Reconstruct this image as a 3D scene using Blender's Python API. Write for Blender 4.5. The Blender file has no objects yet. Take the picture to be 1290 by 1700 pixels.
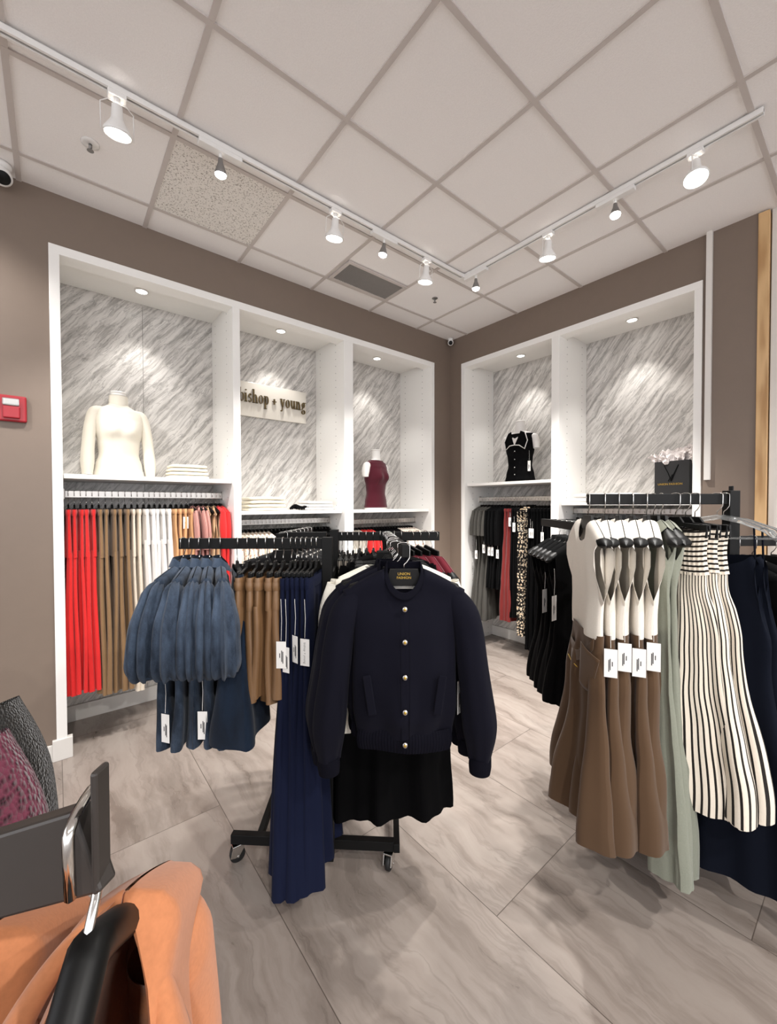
import bpy, math, random
from math import sin, cos, pi, radians, atan2, asin, sqrt, degrees
from mathutils import Vector, Matrix, noise

# ------------------------------------------------------------------ camera, world, exposure
COL = bpy.context.scene.collection
scn = bpy.context.scene
YAW = 0.686788856; PITCH = -0.017943907; ROLL = -0.0024925
CAM = Vector((-3.432, -3.093, 1.509)); FPX = 675.369
cam_data = bpy.data.cameras.new('camera'); cam = bpy.data.objects.new('camera', cam_data); COL.objects.link(cam)
cam_data.sensor_fit = 'HORIZONTAL'; cam_data.sensor_width = 36; cam_data.lens = 36*FPX/1290
cam_data.clip_start = 0.02; cam_data.clip_end = 60
_f = Vector((sin(YAW)*cos(PITCH), cos(YAW)*cos(PITCH), sin(PITCH))); _r = Vector((cos(YAW), -sin(YAW), 0)); _u = _r.cross(_f)
_r2 = cos(ROLL)*_r + sin(ROLL)*_u; _u2 = -sin(ROLL)*_r + cos(ROLL)*_u
cam.matrix_world = Matrix((( _r2.x, _u2.x, -_f.x, CAM.x), (_r2.y, _u2.y, -_f.y, CAM.y), (_r2.z, _u2.z, -_f.z, CAM.z), (0, 0, 0, 1)))
scn.camera = cam
scn.view_settings.view_transform = 'Standard'; scn.view_settings.look = 'None'
scn.view_settings.gamma = 1; scn.view_settings.exposure = 0.22; scn.view_settings.use_curve_mapping = False
world = bpy.data.worlds.new('world'); scn.world = world; world.use_nodes = True
world.node_tree.nodes['Background'].inputs[0].default_value = (0.95, 0.96, 1.0, 1)
world.node_tree.nodes['Background'].inputs[1].default_value = 2.05      # soft light of the open shop behind the photographer
SPOT_LARGE = 95; SPOT_SMALL = 48; DOWN = 19.0
WARM = (1.0, 0.972, 0.935)

# ------------------------------------------------------------------ helpers
RH = Vector((cos(YAW), -sin(YAW), 0)); FH = Vector((sin(YAW), cos(YAW), 0))
def cf(x, d, z):                      # a point of the shop floor given right of / ahead of the photographer, height z
    p = Vector((CAM.x, CAM.y, 0)) + RH*x + FH*d; p.z = z; return p
def cfang(dx, dd):
    v = RH*dx + FH*dd; return atan2(v.y, v.x)
def hexc(h, k=1.0):
    h = h.lstrip('#'); r = []
    for i in (0, 2, 4):
        c = int(h[i:i+2], 16)/255; r.append((c/12.92 if c <= .04045 else ((c+.055)/1.055)**2.4)*k)
    return (r[0], r[1], r[2], 1)
class MB:
    def __init__(s): s.v = []; s.f = []; s.uv = []; s.m = []; s.mi = 0
    def add(s, vs, fs, uvs=None):
        o = len(s.v); s.v += [tuple(a) for a in vs]; s.uv += uvs if uvs else [(0, 0)]*len(vs)
        for f in fs: s.f.append([o+i for i in f]); s.m.append(s.mi)
    def box(s, c, d, rot=None):
        x, y, z = d[0]/2, d[1]/2, d[2]/2; c = Vector(c)
        vs = [Vector(p) for p in ((-x,-y,-z),(x,-y,-z),(x,y,-z),(-x,y,-z),(-x,-y,z),(x,-y,z),(x,y,z),(-x,y,z))]
        if rot: vs = [rot @ v for v in vs]
        s.add([v+c for v in vs], [(3,2,1,0),(4,5,6,7),(0,1,5,4),(1,2,6,5),(2,3,7,6),(3,0,4,7)])
    def b(s, x0, x1, y0, y1, z0, z1): s.box(((x0+x1)/2,(y0+y1)/2,(z0+z1)/2), (abs(x1-x0),abs(y1-y0),abs(z1-z0)))
    def tube(s, pts, r, n=8, cap=True):
        pts = [Vector(p) for p in pts]; rs = r if isinstance(r, (list, tuple)) else [r]*len(pts)
        t0 = (pts[1]-pts[0]).normalized(); up = Vector((0,0,1)) if abs(t0.z) < .9 else Vector((0,1,0))
        a = t0.cross(up).normalized(); vs = []; fs = []
        for i, p in enumerate(pts):
            t = (pts[min(i+1,len(pts)-1)] - pts[max(i-1,0)]).normalized()
            a = (a - t*a.dot(t)).normalized(); b_ = t.cross(a)
            for k in range(n):
                th = 2*pi*k/n; vs.append(p + a*(rs[i]*cos(th)) + b_*(rs[i]*sin(th)))
        for i in range(len(pts)-1):
            for k in range(n):
                k2 = (k+1) % n; fs.append((i*n+k, i*n+k2, (i+1)*n+k2, (i+1)*n+k))
        if cap: fs.append(tuple(range(n-1, -1, -1))); fs.append(tuple((len(pts)-1)*n+k for k in range(n)))
        s.add(vs, fs)
    def lathe(s, prof, c=(0,0,0), n=24, axis='z', cap=True, rot=None):
        vs = []; fs = []; c = Vector(c)
        for r, z in prof:
            for k in range(n):
                t = 2*pi*k/n
                v = Vector((r*cos(t), r*sin(t), z)) if axis == 'z' else Vector((r*cos(t), z, r*sin(t)))
                if rot: v = rot @ v
                vs.append(v+c)
        m = len(prof)
        for i in range(m-1):
            for k in range(n): fs.append((i*n+k, i*n+(k+1) % n, (i+1)*n+(k+1) % n, (i+1)*n+k))
        if cap: fs.append(tuple(range(n-1, -1, -1))); fs.append(tuple((m-1)*n+k for k in range(n)))
        s.add(vs, fs)
    def grid(s, fn, nu, nv, capb=False, capt=False):      # closed in u (seam doubled for the uv), open in v
        vs = []; uv = []; fs = []
        for j in range(nv+1):
            for i in range(nu+1):
                u = i/nu; v = j/nv; vs.append(fn(u if i < nu else 0.0, v)); uv.append((u, v))
        for j in range(nv):
            for i in range(nu):
                a = j*(nu+1)+i; fs.append((a, a+1, a+nu+2, a+nu+1))
        if capt: fs.append(tuple(range(nu)))
        if capb: fs.append(tuple(nv*(nu+1)+i for i in range(nu-1, -1, -1)))
        s.add(vs, fs, uv)
    def sheet(s, fn, nu, nv):
        vs = []; uv = []; fs = []
        for j in range(nv+1):
            for i in range(nu+1): vs.append(fn(i/nu, j/nv)); uv.append((i/nu, j/nv))
        for j in range(nv):
            for i in range(nu):
                a = j*(nu+1)+i; fs.append((a, a+1, a+nu+2, a+nu+1))
        s.add(vs, fs, uv)
    def prism(s, pts, y0, y1):          # outline in xz, extruded along y
        n = len(pts); vs = [(x, y0, z) for x, z in pts] + [(x, y1, z) for x, z in pts]
        fs = [tuple(range(n)), tuple(range(2*n-1, n-1, -1))] + [(i, n+i, n+(i+1) % n, (i+1) % n) for i in range(n)]
        s.add(vs, fs)
    def build(s, name, mat, parent=None, smooth=False, bevel=0, solid=0, weld=False):
        me = bpy.data.meshes.new(name); me.from_pydata(s.v, [], s.f)
        uvl = me.uv_layers.new(name='UVMap')
        for l in me.loops: uvl.data[l.index].uv = s.uv[l.vertex_index]
        mats = mat if isinstance(mat, (list, tuple)) else [mat]
        for m in mats: me.materials.append(m)
        for i, p in enumerate(me.polygons): p.material_index = s.m[i]; p.use_smooth = smooth
        me.validate(); me.update()
        o = bpy.data.objects.new(name, me); COL.objects.link(o)
        if parent: o.parent = parent
        if weld:
            md = o.modifiers.new('weld', 'WELD'); md.merge_threshold = .00002
        if bevel:
            md = o.modifiers.new('bevel', 'BEVEL'); md.width = bevel; md.segments = 2; md.limit_method = 'ANGLE'; md.angle_limit = radians(40)
        if solid:
            md = o.modifiers.new('cloth', 'SOLIDIFY'); md.thickness = solid; md.offset = -1
        return o
def empty(name, loc=(0,0,0), rz=0):
    o = bpy.data.objects.new(name, None); COL.objects.link(o); o.empty_display_size = .05
    o.location = loc; o.rotation_euler = (0, 0, rz); return o
def tag(o, label, cat, group=None):
    o['label'] = label; o['category'] = cat
    if group: o['group'] = group
    return o
def struct(o, label=None):
    o['kind'] = 'structure'
    if label: o['label'] = label
    return o
def kids(o): return [c for c in ALLKIDS.get(o.name, [])]
def copy_tree(o, parent=None):
    c = o.copy(); COL.objects.link(c); c.parent = parent
    for ch in list(o.children): copy_tree(ch, c)
    return c
def lerpkeys(keys, q):
    if q <= keys[0][0]: return keys[0][1]
    for (a, va), (b_, vb) in zip(keys, keys[1:]):
        if q <= b_:
            t = (q-a)/(b_-a) if b_ > a else 0; t = t*t*(3-2*t); return va + (vb-va)*t
    return keys[-1][1]
def sm(t): t = max(0, min(1, t)); return t*t*(3-2*t)

# ------------------------------------------------------------------ materials
def newmat(name):
    m = bpy.data.materials.new(name); m.use_nodes = True; return m, m.node_tree.nodes, m.node_tree.links, m.node_tree.nodes['Principled BSDF']
def setp(p, **k):
    names = {'rough': 'Roughness', 'metal': 'Metallic', 'sheen': 'Sheen Weight', 'spec': 'Specular IOR Level', 'coat': 'Coat Weight', 'trans': 'Transmission Weight', 'ior': 'IOR'}
    for a, v in k.items(): p.inputs[names[a]].default_value = v
def bump(n, l, p, src, strength, dist):
    b_ = n.new('ShaderNodeBump'); b_.inputs['Strength'].default_value = strength; b_.inputs['Distance'].default_value = dist
    l.new(src, b_.inputs['Height']); l.new(b_.outputs[0], p.inputs['Normal'])
def plain(name, col, rough=.5, metal=0, var=0.0, coat=0, bscale=0, bstr=.2, bdist=.001):
    m, n, l, p = newmat(name); c = hexc(col) if isinstance(col, str) else col
    p.inputs['Base Color'].default_value = c; setp(p, rough=rough, metal=metal, coat=coat)
    if var or bscale:
        t = n.new('ShaderNodeTexCoord'); ns = n.new('ShaderNodeTexNoise'); ns.inputs['Scale'].default_value = bscale or 30; ns.inputs['Detail'].default_value = 4
        l.new(t.outputs['Object'], ns.inputs['Vector'])
        if var:
            mx = n.new('ShaderNodeMix'); mx.data_type = 'RGBA'; mx.inputs['A'].default_value = c
            mx.inputs['B'].default_value = tuple(min(1, a*(1-var)) for a in c[:3])+(1,)
            l.new(ns.outputs[0], mx.inputs['Factor']); l.new(mx.outputs['Result'], p.inputs['Base Color'])
        if bscale: bump(n, l, p, ns.outputs[0], bstr, bdist)
    return m
def fabric(name, col, rough=.85, sheen=.15, weave=900, var=.18, spec=.25, wr=.35):
    m, n, l, p = newmat(name); c = hexc(col) if isinstance(col, str) else col
    setp(p, rough=rough, sheen=sheen, spec=spec); p.inputs['Sheen Roughness'].default_value = .5
    t = n.new('ShaderNodeTexCoord')
    a = n.new('ShaderNodeTexNoise'); a.inputs['Scale'].default_value = 9; a.inputs['Detail'].default_value = 3
    b_ = n.new('ShaderNodeTexNoise'); b_.inputs['Scale'].default_value = weave; b_.inputs['Detail'].default_value = 2
    l.new(t.outputs['Object'], a.inputs['Vector']); l.new(t.outputs['Object'], b_.inputs['Vector'])
    mx = n.new('ShaderNodeMix'); mx.data_type = 'RGBA'
    mx.inputs['A'].default_value = c; mx.inputs['B'].default_value = tuple(a_*(1-var) for a_ in c[:3])+(1,)
    l.new(b_.outputs[0], mx.inputs['Factor']); l.new(mx.outputs['Result'], p.inputs['Base Color'])
    ad = n.new('ShaderNodeMath'); ad.operation = 'MULTIPLY_ADD'; ad.inputs[1].default_value = .12; l.new(b_.outputs[0], ad.inputs[0]); l.new(a.outputs[0], ad.inputs[2])
    bump(n, l, p, ad.outputs[0], wr, .006)
    return m
def denim(name, c1, c2):
    m, n, l, p = newmat(name); setp(p, rough=.9, sheen=.1, spec=.2)
    t = n.new('ShaderNodeTexCoord')
    a = n.new('ShaderNodeTexNoise'); a.inputs['Scale'].default_value = 11; a.inputs['Detail'].default_value = 5; a.inputs['Roughness'].default_value = .65
    mp = n.new('ShaderNodeMapping'); mp.inputs['Scale'].default_value = (1, 1, .35); l.new(t.outputs['Object'], mp.inputs[0]); l.new(mp.outputs[0], a.inputs['Vector'])
    w = n.new('ShaderNodeTexNoise'); w.inputs['Scale'].default_value = 700; l.new(t.outputs['Object'], w.inputs['Vector'])
    r = n.new('ShaderNodeValToRGB'); r.color_ramp.elements[0].position = .35; r.color_ramp.elements[1].position = .68
    r.color_ramp.elements[0].color = hexc(c1); r.color_ramp.elements[1].color = hexc(c2)
    ad = n.new('ShaderNodeMath'); ad.operation = 'MULTIPLY_ADD'; ad.inputs[1].default_value = .25; l.new(w.outputs[0], ad.inputs[0]); l.new(a.outputs[0], ad.inputs[2])
    sb = n.new('ShaderNodeMath'); sb.operation = 'SUBTRACT'; sb.inputs[1].default_value = .12; l.new(ad.outputs[0], sb.inputs[0])
    l.new(sb.outputs[0], r.inputs[0]); l.new(r.outputs[0], p.inputs['Base Color']); bump(n, l, p, sb.outputs[0], .4, .004)
    return m
def stripes(name, ca, cb, count, axis='X', duty=.3, rough=.85, wob=.0):
    m, n, l, p = newmat(name); setp(p, rough=rough, sheen=.1, spec=.2)
    u = n.new('ShaderNodeUVMap'); u.uv_map = 'UVMap'; sp = n.new('ShaderNodeSeparateXYZ'); l.new(u.outputs[0], sp.inputs[0])
    mu = n.new('ShaderNodeMath'); mu.operation = 'MULTIPLY'; mu.inputs[1].default_value = count; l.new(sp.outputs[axis], mu.inputs[0])
    fr = n.new('ShaderNodeMath'); fr.operation = 'FRACT'; l.new(mu.outputs[0], fr.inputs[0])
    gt = n.new('ShaderNodeMath'); gt.operation = 'LESS_THAN'; gt.inputs[1].default_value = duty; l.new(fr.outputs[0], gt.inputs[0])
    mx = n.new('ShaderNodeMix'); mx.data_type = 'RGBA'; mx.inputs['A'].default_value = hexc(ca); mx.inputs['B'].default_value = hexc(cb)
    l.new(gt.outputs[0], mx.inputs['Factor']); l.new(mx.outputs['Result'], p.inputs['Base Color'])
    ns = n.new('ShaderNodeTexNoise'); ns.inputs['Scale'].default_value = 260; t = n.new('ShaderNodeTexCoord'); l.new(t.outputs['Object'], ns.inputs['Vector']); bump(n, l, p, ns.outputs[0], .5, .003)
    return m
def spots(name, base, cols, scale, rough=.8, thr=.3):      # prints: florals, animal, lace
    m, n, l, p = newmat(name); setp(p, rough=rough, spec=.25)
    t = n.new('ShaderNodeTexCoord'); v = n.new('ShaderNodeTexVoronoi'); v.inputs['Scale'].default_value = scale; l.new(t.outputs['Object'], v.inputs['Vector'])
    r = n.new('ShaderNodeValToRGB'); r.color_ramp.interpolation = 'CONSTANT'; e = r.color_ramp.elements; e[0].position = 0; e[0].color = hexc(cols[0]); e[1].position = thr; e[1].color = hexc(base)
    if len(cols) > 1: x = e.new(thr*.55); x.color = hexc(cols[1])
    l.new(v.outputs['Distance'], r.inputs[0]); l.new(r.outputs[0], p.inputs['Base Color']); bump(n, l, p, v.outputs['Distance'], .4, .003)
    return m
def knit(name, c1, c2, scale=120, bd=.006):
    m, n, l, p = newmat(name); setp(p, rough=.95, sheen=.3, spec=.15)
    t = n.new('ShaderNodeTexCoord'); v = n.new('ShaderNodeTexVoronoi'); v.inputs['Scale'].default_value = scale
    mp = n.new('ShaderNodeMapping'); mp.inputs['Scale'].default_value = (1, 1, .6); l.new(t.outputs['Object'], mp.inputs[0]); l.new(mp.outputs[0], v.inputs['Vector'])
    r = n.new('ShaderNodeValToRGB'); r.color_ramp.elements[0].position = .1; r.color_ramp.elements[1].position = .6
    r.color_ramp.elements[0].color = hexc(c1); r.color_ramp.elements[1].color = hexc(c2)
    l.new(v.outputs['Distance'], r.inputs[0]); l.new(r.outputs[0], p.inputs['Base Color'])
    iv = n.new('ShaderNodeMath'); iv.operation = 'SUBTRACT'; iv.inputs[0].default_value = 1; l.new(v.outputs['Distance'], iv.inputs[1]); bump(n, l, p, iv.outputs[0], .8, bd)
    return m
def marble():
    m, n, l, p = newmat('grey_veined_marble'); setp(p, rough=.28, spec=.45)
    t = n.new('ShaderNodeTexCoord'); sp = n.new('ShaderNodeSeparateXYZ'); l.new(t.outputs['Object'], sp.inputs[0])
    su = n.new('ShaderNodeMath'); su.operation = 'SUBTRACT'; l.new(sp.outputs['X'], su.inputs[0]); l.new(sp.outputs['Y'], su.inputs[1])
    cb = n.new('ShaderNodeCombineXYZ'); l.new(su.outputs[0], cb.inputs['X']); l.new(sp.outputs['Z'], cb.inputs['Y'])
    mp = n.new('ShaderNodeMapping'); mp.inputs['Rotation'].default_value = (0, 0, radians(-52)); l.new(cb.outputs[0], mp.inputs[0])
    mp2 = n.new('ShaderNodeMapping'); mp2.inputs['Scale'].default_value = (2.1, 17, 1); l.new(mp.outputs[0], mp2.inputs[0])
    w = n.new('ShaderNodeTexNoise'); w.inputs['Scale'].default_value = 5; w.inputs['Detail'].default_value = 4; l.new(mp.outputs[0], w.inputs['Vector'])
    wm = n.new('ShaderNodeVectorMath'); wm.operation = 'MULTIPLY_ADD'; wm.inputs[1].default_value = (.5, .8, 0); l.new(w.outputs['Color'], wm.inputs[0]); l.new(mp2.outputs[0], wm.inputs[2])
    a = n.new('ShaderNodeTexNoise'); a.inputs['Scale'].default_value = 1.6; a.inputs['Detail'].default_value = 8; a.inputs['Roughness'].default_value = .68; l.new(wm.outputs[0], a.inputs['Vector'])
    r = n.new('ShaderNodeValToRGB'); e = r.color_ramp.elements; e[0].position = .34; e[0].color = hexc('#a19d98'); e[1].position = .60; e[1].color = hexc('#dedad5')
    x = e.new(.43); x.color = hexc('#b4b0ab'); x = e.new(.50); x.color = hexc('#cecac5'); l.new(a.outputs[0], r.inputs[0])
    b_ = n.new('ShaderNodeTexNoise'); b_.inputs['Scale'].default_value = 1.5; b_.inputs['Detail'].default_value = 9; b_.inputs['Roughness'].default_value = .6
    l.new(wm.outputs[0], b_.inputs['Vector'])
    ab = n.new('ShaderNodeMath'); ab.operation = 'SUBTRACT'; ab.inputs[1].default_value = .5; l.new(b_.outputs[0], ab.inputs[0])
    a2 = n.new('ShaderNodeMath'); a2.operation = 'ABSOLUTE'; l.new(ab.outputs[0], a2.inputs[0])
    rr = n.new('ShaderNodeMapRange'); rr.inputs['From Min'].default_value = 0; rr.inputs['From Max'].default_value = .022; rr.inputs['To Min'].default_value = .5; rr.inputs['To Max'].default_value = 0; l.new(a2.outputs[0], rr.inputs['Value'])
    mx = n.new('ShaderNodeMix'); mx.data_type = 'RGBA'; mx.inputs['B'].default_value = hexc('#5f5b58'); l.new(r.outputs[0], mx.inputs['A']); l.new(rr.outputs[0], mx.inputs['Factor'])
    l.new(mx.outputs['Result'], p.inputs['Base Color'])
    return m
def floor_mat():
    m, n, l, p = newmat('travertine_look_floor_tile'); setp(p, spec=.4)
    t = n.new('ShaderNodeTexCoord'); sp = n.new('ShaderNodeSeparateXYZ'); l.new(t.outputs['Object'], sp.inputs[0])
    cb = n.new('ShaderNodeCombineXYZ')
    ax = n.new('ShaderNodeMath'); ax.inputs[1].default_value = 2.21+.6096+1.2192*8; l.new(sp.outputs['Y'], ax.inputs[0])
    ay = n.new('ShaderNodeMath'); ay.inputs[1].default_value = 2.2+.6096*16; l.new(sp.outputs['X'], ay.inputs[0])
    l.new(ax.outputs[0], cb.inputs['X']); l.new(ay.outputs[0], cb.inputs['Y'])
    br = n.new('ShaderNodeTexBrick'); br.offset = .5; br.inputs['Scale'].default_value = 1; br.inputs['Brick Width'].default_value = 1.2192; br.inputs['Row Height'].default_value = .6096
    br.inputs['Mortar Size'].default_value = .0016; br.inputs['Mortar Smooth'].default_value = .1; br.inputs['Color1'].default_value = (0, 0, 0, 1); br.inputs['Color2'].default_value = (1, 1, 1, 1); br.inputs['Mortar'].default_value = (.5, .5, .5, 1)
    l.new(cb.outputs[0], br.inputs['Vector'])
    off = n.new('ShaderNodeVectorMath'); off.operation = 'MULTIPLY_ADD'; off.inputs[1].default_value = (3.3, 7.7, 5.1); l.new(br.outputs['Color'], off.inputs[0]); l.new(t.outputs['Object'], off.inputs[2])
    mp = n.new('ShaderNodeMapping'); mp.inputs['Rotation'].default_value = (0, 0, radians(-8)); mp.inputs['Scale'].default_value = (7.2, 1.2, 1); l.new(off.outputs[0], mp.inputs[0])
    w = n.new('ShaderNodeTexNoise'); w.inputs['Scale'].default_value = 2.2; w.inputs['Detail'].default_value = 5; l.new(off.outputs[0], w.inputs['Vector'])
    wm = n.new('ShaderNodeVectorMath'); wm.operation = 'MULTIPLY_ADD'; wm.inputs[1].default_value = (2.0, .6, 0); l.new(w.outputs['Color'], wm.inputs[0]); l.new(mp.outputs[0], wm.inputs[2])
    a = n.new('ShaderNodeTexNoise'); a.inputs['Scale'].default_value = 1.0; a.inputs['Detail'].default_value = 9; a.inputs['Roughness'].default_value = .62; l.new(wm.outputs[0], a.inputs['Vector'])
    r = n.new('ShaderNodeValToRGB'); e = r.color_ramp.elements; e[0].position = .33; e[0].color = hexc('#776c64'); e[1].position = .7; e[1].color = hexc('#a1978f')
    x = e.new(.45); x.color = hexc('#8b8078'); x = e.new(.52); x.color = hexc('#978c84'); l.new(a.outputs[0], r.inputs[0])
    b_ = n.new('ShaderNodeTexNoise'); b_.inputs['Scale'].default_value = .9; b_.inputs['Detail'].default_value = 7; b_.inputs['Roughness'].default_value = .6; b_.noise_dimensions = '4D'; b_.inputs['W'].default_value = 3; l.new(wm.outputs[0], b_.inputs['Vector'])
    s1 = n.new('ShaderNodeMath'); s1.operation = 'SUBTRACT'; s1.inputs[1].default_value = .5; l.new(b_.outputs[0], s1.inputs[0]); s2 = n.new('ShaderNodeMath'); s2.operation = 'ABSOLUTE'; l.new(s1.outputs[0], s2.inputs[0])
    rr = n.new('ShaderNodeMapRange'); rr.inputs['From Max'].default_value = .022; rr.inputs['To Min'].default_value = .32; rr.inputs['To Max'].default_value = 0; l.new(s2.outputs[0], rr.inputs['Value'])
    mx = n.new('ShaderNodeMix'); mx.data_type = 'RGBA'; mx.inputs['B'].default_value = hexc('#6f645d'); l.new(r.outputs[0], mx.inputs['A']); l.new(rr.outputs[0], mx.inputs['Factor'])
    m2 = n.new('ShaderNodeMix'); m2.data_type = 'RGBA'; m2.inputs['B'].default_value = hexc('#5d534c'); l.new(mx.outputs['Result'], m2.inputs['A']); l.new(br.outputs['Fac'], m2.inputs['Factor'])
    l.new(m2.outputs['Result'], p.inputs['Base Color'])
    ro = n.new('ShaderNodeMapRange'); ro.inputs['To Min'].default_value = .22; ro.inputs['To Max'].default_value = .36; l.new(a.outputs[0], ro.inputs['Value']); l.new(ro.outputs[0], p.inputs['Roughness'])
    bp = n.new('ShaderNodeMath'); bp.operation = 'MULTIPLY'; bp.inputs[1].default_value = -1; l.new(br.outputs['Fac'], bp.inputs[0]); bump(n, l, p, bp.outputs[0], .4, .002)
    return m
def peg_panel():       # white laminate side panel with two rows of shelf-pin holes
    m, n, l, p = newmat('white_drilled_panel'); setp(p, rough=.3, spec=.4)
    t = n.new('ShaderNodeTexCoord'); sp = n.new('ShaderNodeSeparateXYZ'); l.new(t.outputs['Object'], sp.inputs[0])
    fz = n.new('ShaderNodeMath'); fz.operation = 'MULTIPLY'; fz.inputs[1].default_value = 1/.064; l.new(sp.outputs['Z'], fz.inputs[0])
    fr = n.new('ShaderNodeMath'); fr.operation = 'FRACT'; l.new(fz.outputs[0], fr.inputs[0]); c = n.new('ShaderNodeMath'); c.operation = 'SUBTRACT'; c.inputs[1].default_value = .5; l.new(fr.outputs[0], c.inputs[0])
    z2 = n.new('ShaderNodeMath'); z2.operation = 'MULTIPLY'; z2.inputs[1].default_value = .064; l.new(c.outputs[0], z2.inputs[0])
    last = None
    for d in (.13, .41):
        y = n.new('ShaderNodeMath'); y.operation = 'SUBTRACT'; y.inputs[1].default_value = d; l.new(sp.outputs['Y'], y.inputs[0])
        cb = n.new('ShaderNodeCombineXYZ'); l.new(y.outputs[0], cb.inputs['X']); l.new(z2.outputs[0], cb.inputs['Y'])
        ln = n.new('ShaderNodeVectorMath'); ln.operation = 'LENGTH'; l.new(cb.outputs[0], ln.inputs[0])
        lt = n.new('ShaderNodeMath'); lt.operation = 'LESS_THAN'; lt.inputs[1].default_value = .0042; l.new(ln.outputs['Value'], lt.inputs[0])
        if last: mxx = n.new('ShaderNodeMath'); mxx.operation = 'MAXIMUM'; l.new(last, mxx.inputs[0]); l.new(lt.outputs[0], mxx.inputs[1]); last = mxx.outputs[0]
        else: last = lt.outputs[0]
    mx = n.new('ShaderNodeMix'); mx.data_type = 'RGBA'; mx.inputs['A'].default_value = hexc('#efede9'); mx.inputs['B'].default_value = hexc('#6a6864'); l.new(last, mx.inputs['Factor']); l.new(mx.outputs['Result'], p.inputs['Base Color'])
    return m
def wood_mat():
    m, n, l, p = newmat('pale_oak'); setp(p, rough=.5)
    t = n.new('ShaderNodeTexCoord'); mp = n.new('ShaderNodeMapping'); mp.inputs['Scale'].default_value = (9, 9, 1.3); l.new(t.outputs['Object'], mp.inputs[0])
    w = n.new('ShaderNodeTexWave'); w.inputs['Scale'].default_value = 1.6; w.inputs['Distortion'].default_value = 7; w.inputs['Detail'].default_value = 3; w.inputs['Detail Scale'].default_value = .7; l.new(mp.outputs[0], w.inputs['Vector'])
    r = n.new('ShaderNodeValToRGB'); r.color_ramp.elements[0].color = hexc('#ad8556'); r.color_ramp.elements[1].color = hexc('#d3ae7e'); l.new(w.outputs[0], r.inputs[0]); l.new(r.outputs[0], p.inputs['Base Color'])
    return m
def speckle():
    m, n, l, p = newmat('fissured_ceiling_tile'); setp(p, rough=.95)
    t = n.new('ShaderNodeTexCoord'); a = n.new('ShaderNodeTexNoise'); a.inputs['Scale'].default_value = 130; a.inputs['Detail'].default_value = 4; l.new(t.outputs['Object'], a.inputs['Vector'])
    r = n.new('ShaderNodeValToRGB'); r.color_ramp.elements[0].position = .36; r.color_ramp.elements[0].color = hexc('#9f9990'); r.color_ramp.elements[1].position = .45; r.color_ramp.elements[1].color = hexc('#e6e2dc'); l.new(a.outputs[0], r.inputs[0]); l.new(r.outputs[0], p.inputs['Base Color']); bump(n, l, p, a.outputs[0], .5, .004)
    return m
def emis(name, col, s):
    m, n, l, p = newmat(name); p.inputs['Base Color'].default_value = (1, 1, 1, 1); p.inputs['Emission Color'].default_value = (*col, 1); p.inputs['Emission Strength'].default_value = s; return m
def glassy(name, col=(.95, .97, .97, 1), rough=.06):
    m, n, l, p = newmat(name); p.inputs['Base Color'].default_value = col; setp(p, rough=rough, trans=.92, ior=1.35); return m

M = {}
M['marble'] = marble(); M['floor'] = floor_mat(); M['peg'] = peg_panel(); M['oak'] = wood_mat(); M['speckle'] = speckle()
M['white'] = plain('white_laminate', '#f2f0ec', .3, var=.03)
M['ceil'] = plain('ceiling_tile', '#f6f3f1', .95, var=.10, bscale=160, bstr=.35, bdist=.002)
M['tbar'] = plain('ceiling_grid_paint', '#c6beb9', .6, var=.05)
M['taupe'] = plain('taupe_wall_paint', '#7b6c60', .5, var=.08, bscale=14, bstr=.25, bdist=.003)
M['base'] = plain('white_skirting_paint', '#dedad4', .4, var=.04)
M['black'] = plain('black_powder_coat', '#060606', .6, var=.2, bscale=400, bstr=.15)
M['blackpl'] = plain('black_hanger_plastic', '#080808', .45, var=.2)
for k_ in ('black', 'blackpl'): M[k_].node_tree.nodes['Principled BSDF'].inputs['Specular IOR Level'].default_value = .25
M['blackrub'] = plain('black_rubber', '#151515', .6, var=.2)
M['chrome'] = plain('chrome', '#d8d6d2', .14, metal=1)
M['rail'] = plain('brushed_steel_rail', '#cfcac4', .32, metal=.9, var=.1)
M['whitepl'] = plain('white_plastic', '#e9e7e4', .35, var=.03)
M['manne'] = plain('white_mannequin_gloss', '#efece8', .25, var=.02)
M['card'] = plain('white_card', '#f2f0ec', .7, var=.03)
M['ink'] = plain('dark_ink', '#2b2b30', .7, var=.1)
M['gold'] = plain('gold_foil', '#c9a548', .35, metal=.6, var=.1)
M['brass'] = plain('dark_brass_letters', '#6d5c3c', .35, metal=.7, var=.1)
M['signp'] = plain('ivory_sign_board', '#dcd6cb', .22, var=.02)
M['red_pl'] = plain('red_alarm_plastic', '#9c1c28', .35, var=.1)
M['lensg'] = glassy('clear_strobe_lens'); M['clearpl'] = glassy('clear_hanger_plastic')
M['emit'] = emis('lit_lamp_face', (1, .95, .88), 14); M['emit_s'] = emis('lit_downlight_lens', (1, .96, .9), 9)
M['grey'] = plain('grey_metal', '#8d8a88', .4, metal=.6, var=.1); M['vent'] = plain('grey_vent_metal', '#8a8683', .5, var=.1); M['dark'] = plain('dark_recess', '#1d1c1c', .8, var=.1)
M['brownbar'] = plain('dark_grey_satin_metal', '#3b3633', .38, metal=.3, var=.15, bscale=40, bstr=.08)
M['red'] = fabric('coral_red_crepe', '#e32c2c', wr=.25); M['tan'] = fabric('tan_cotton_twill', '#8d6f4e', wr=.6)
M['cream'] = fabric('cream_twill', '#e3d6c4', wr=.5); M['wht'] = fabric('white_cotton', '#f1ede9', wr=.4); M['peach'] = fabric('peach_beige_satin', '#d9a877', rough=.5, wr=.6)
M['pink'] = stripes('pink_plaid', '#cf9a90', '#8e5a54', 14, 'X', .4); M['beige'] = fabric('beige_knit', '#dcb88f')
M['denim'] = denim('washed_blue_denim', '#19212d', '#49576a'); M['ddenim'] = denim('dark_navy_denim', '#0b1624', '#16263a')
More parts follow.
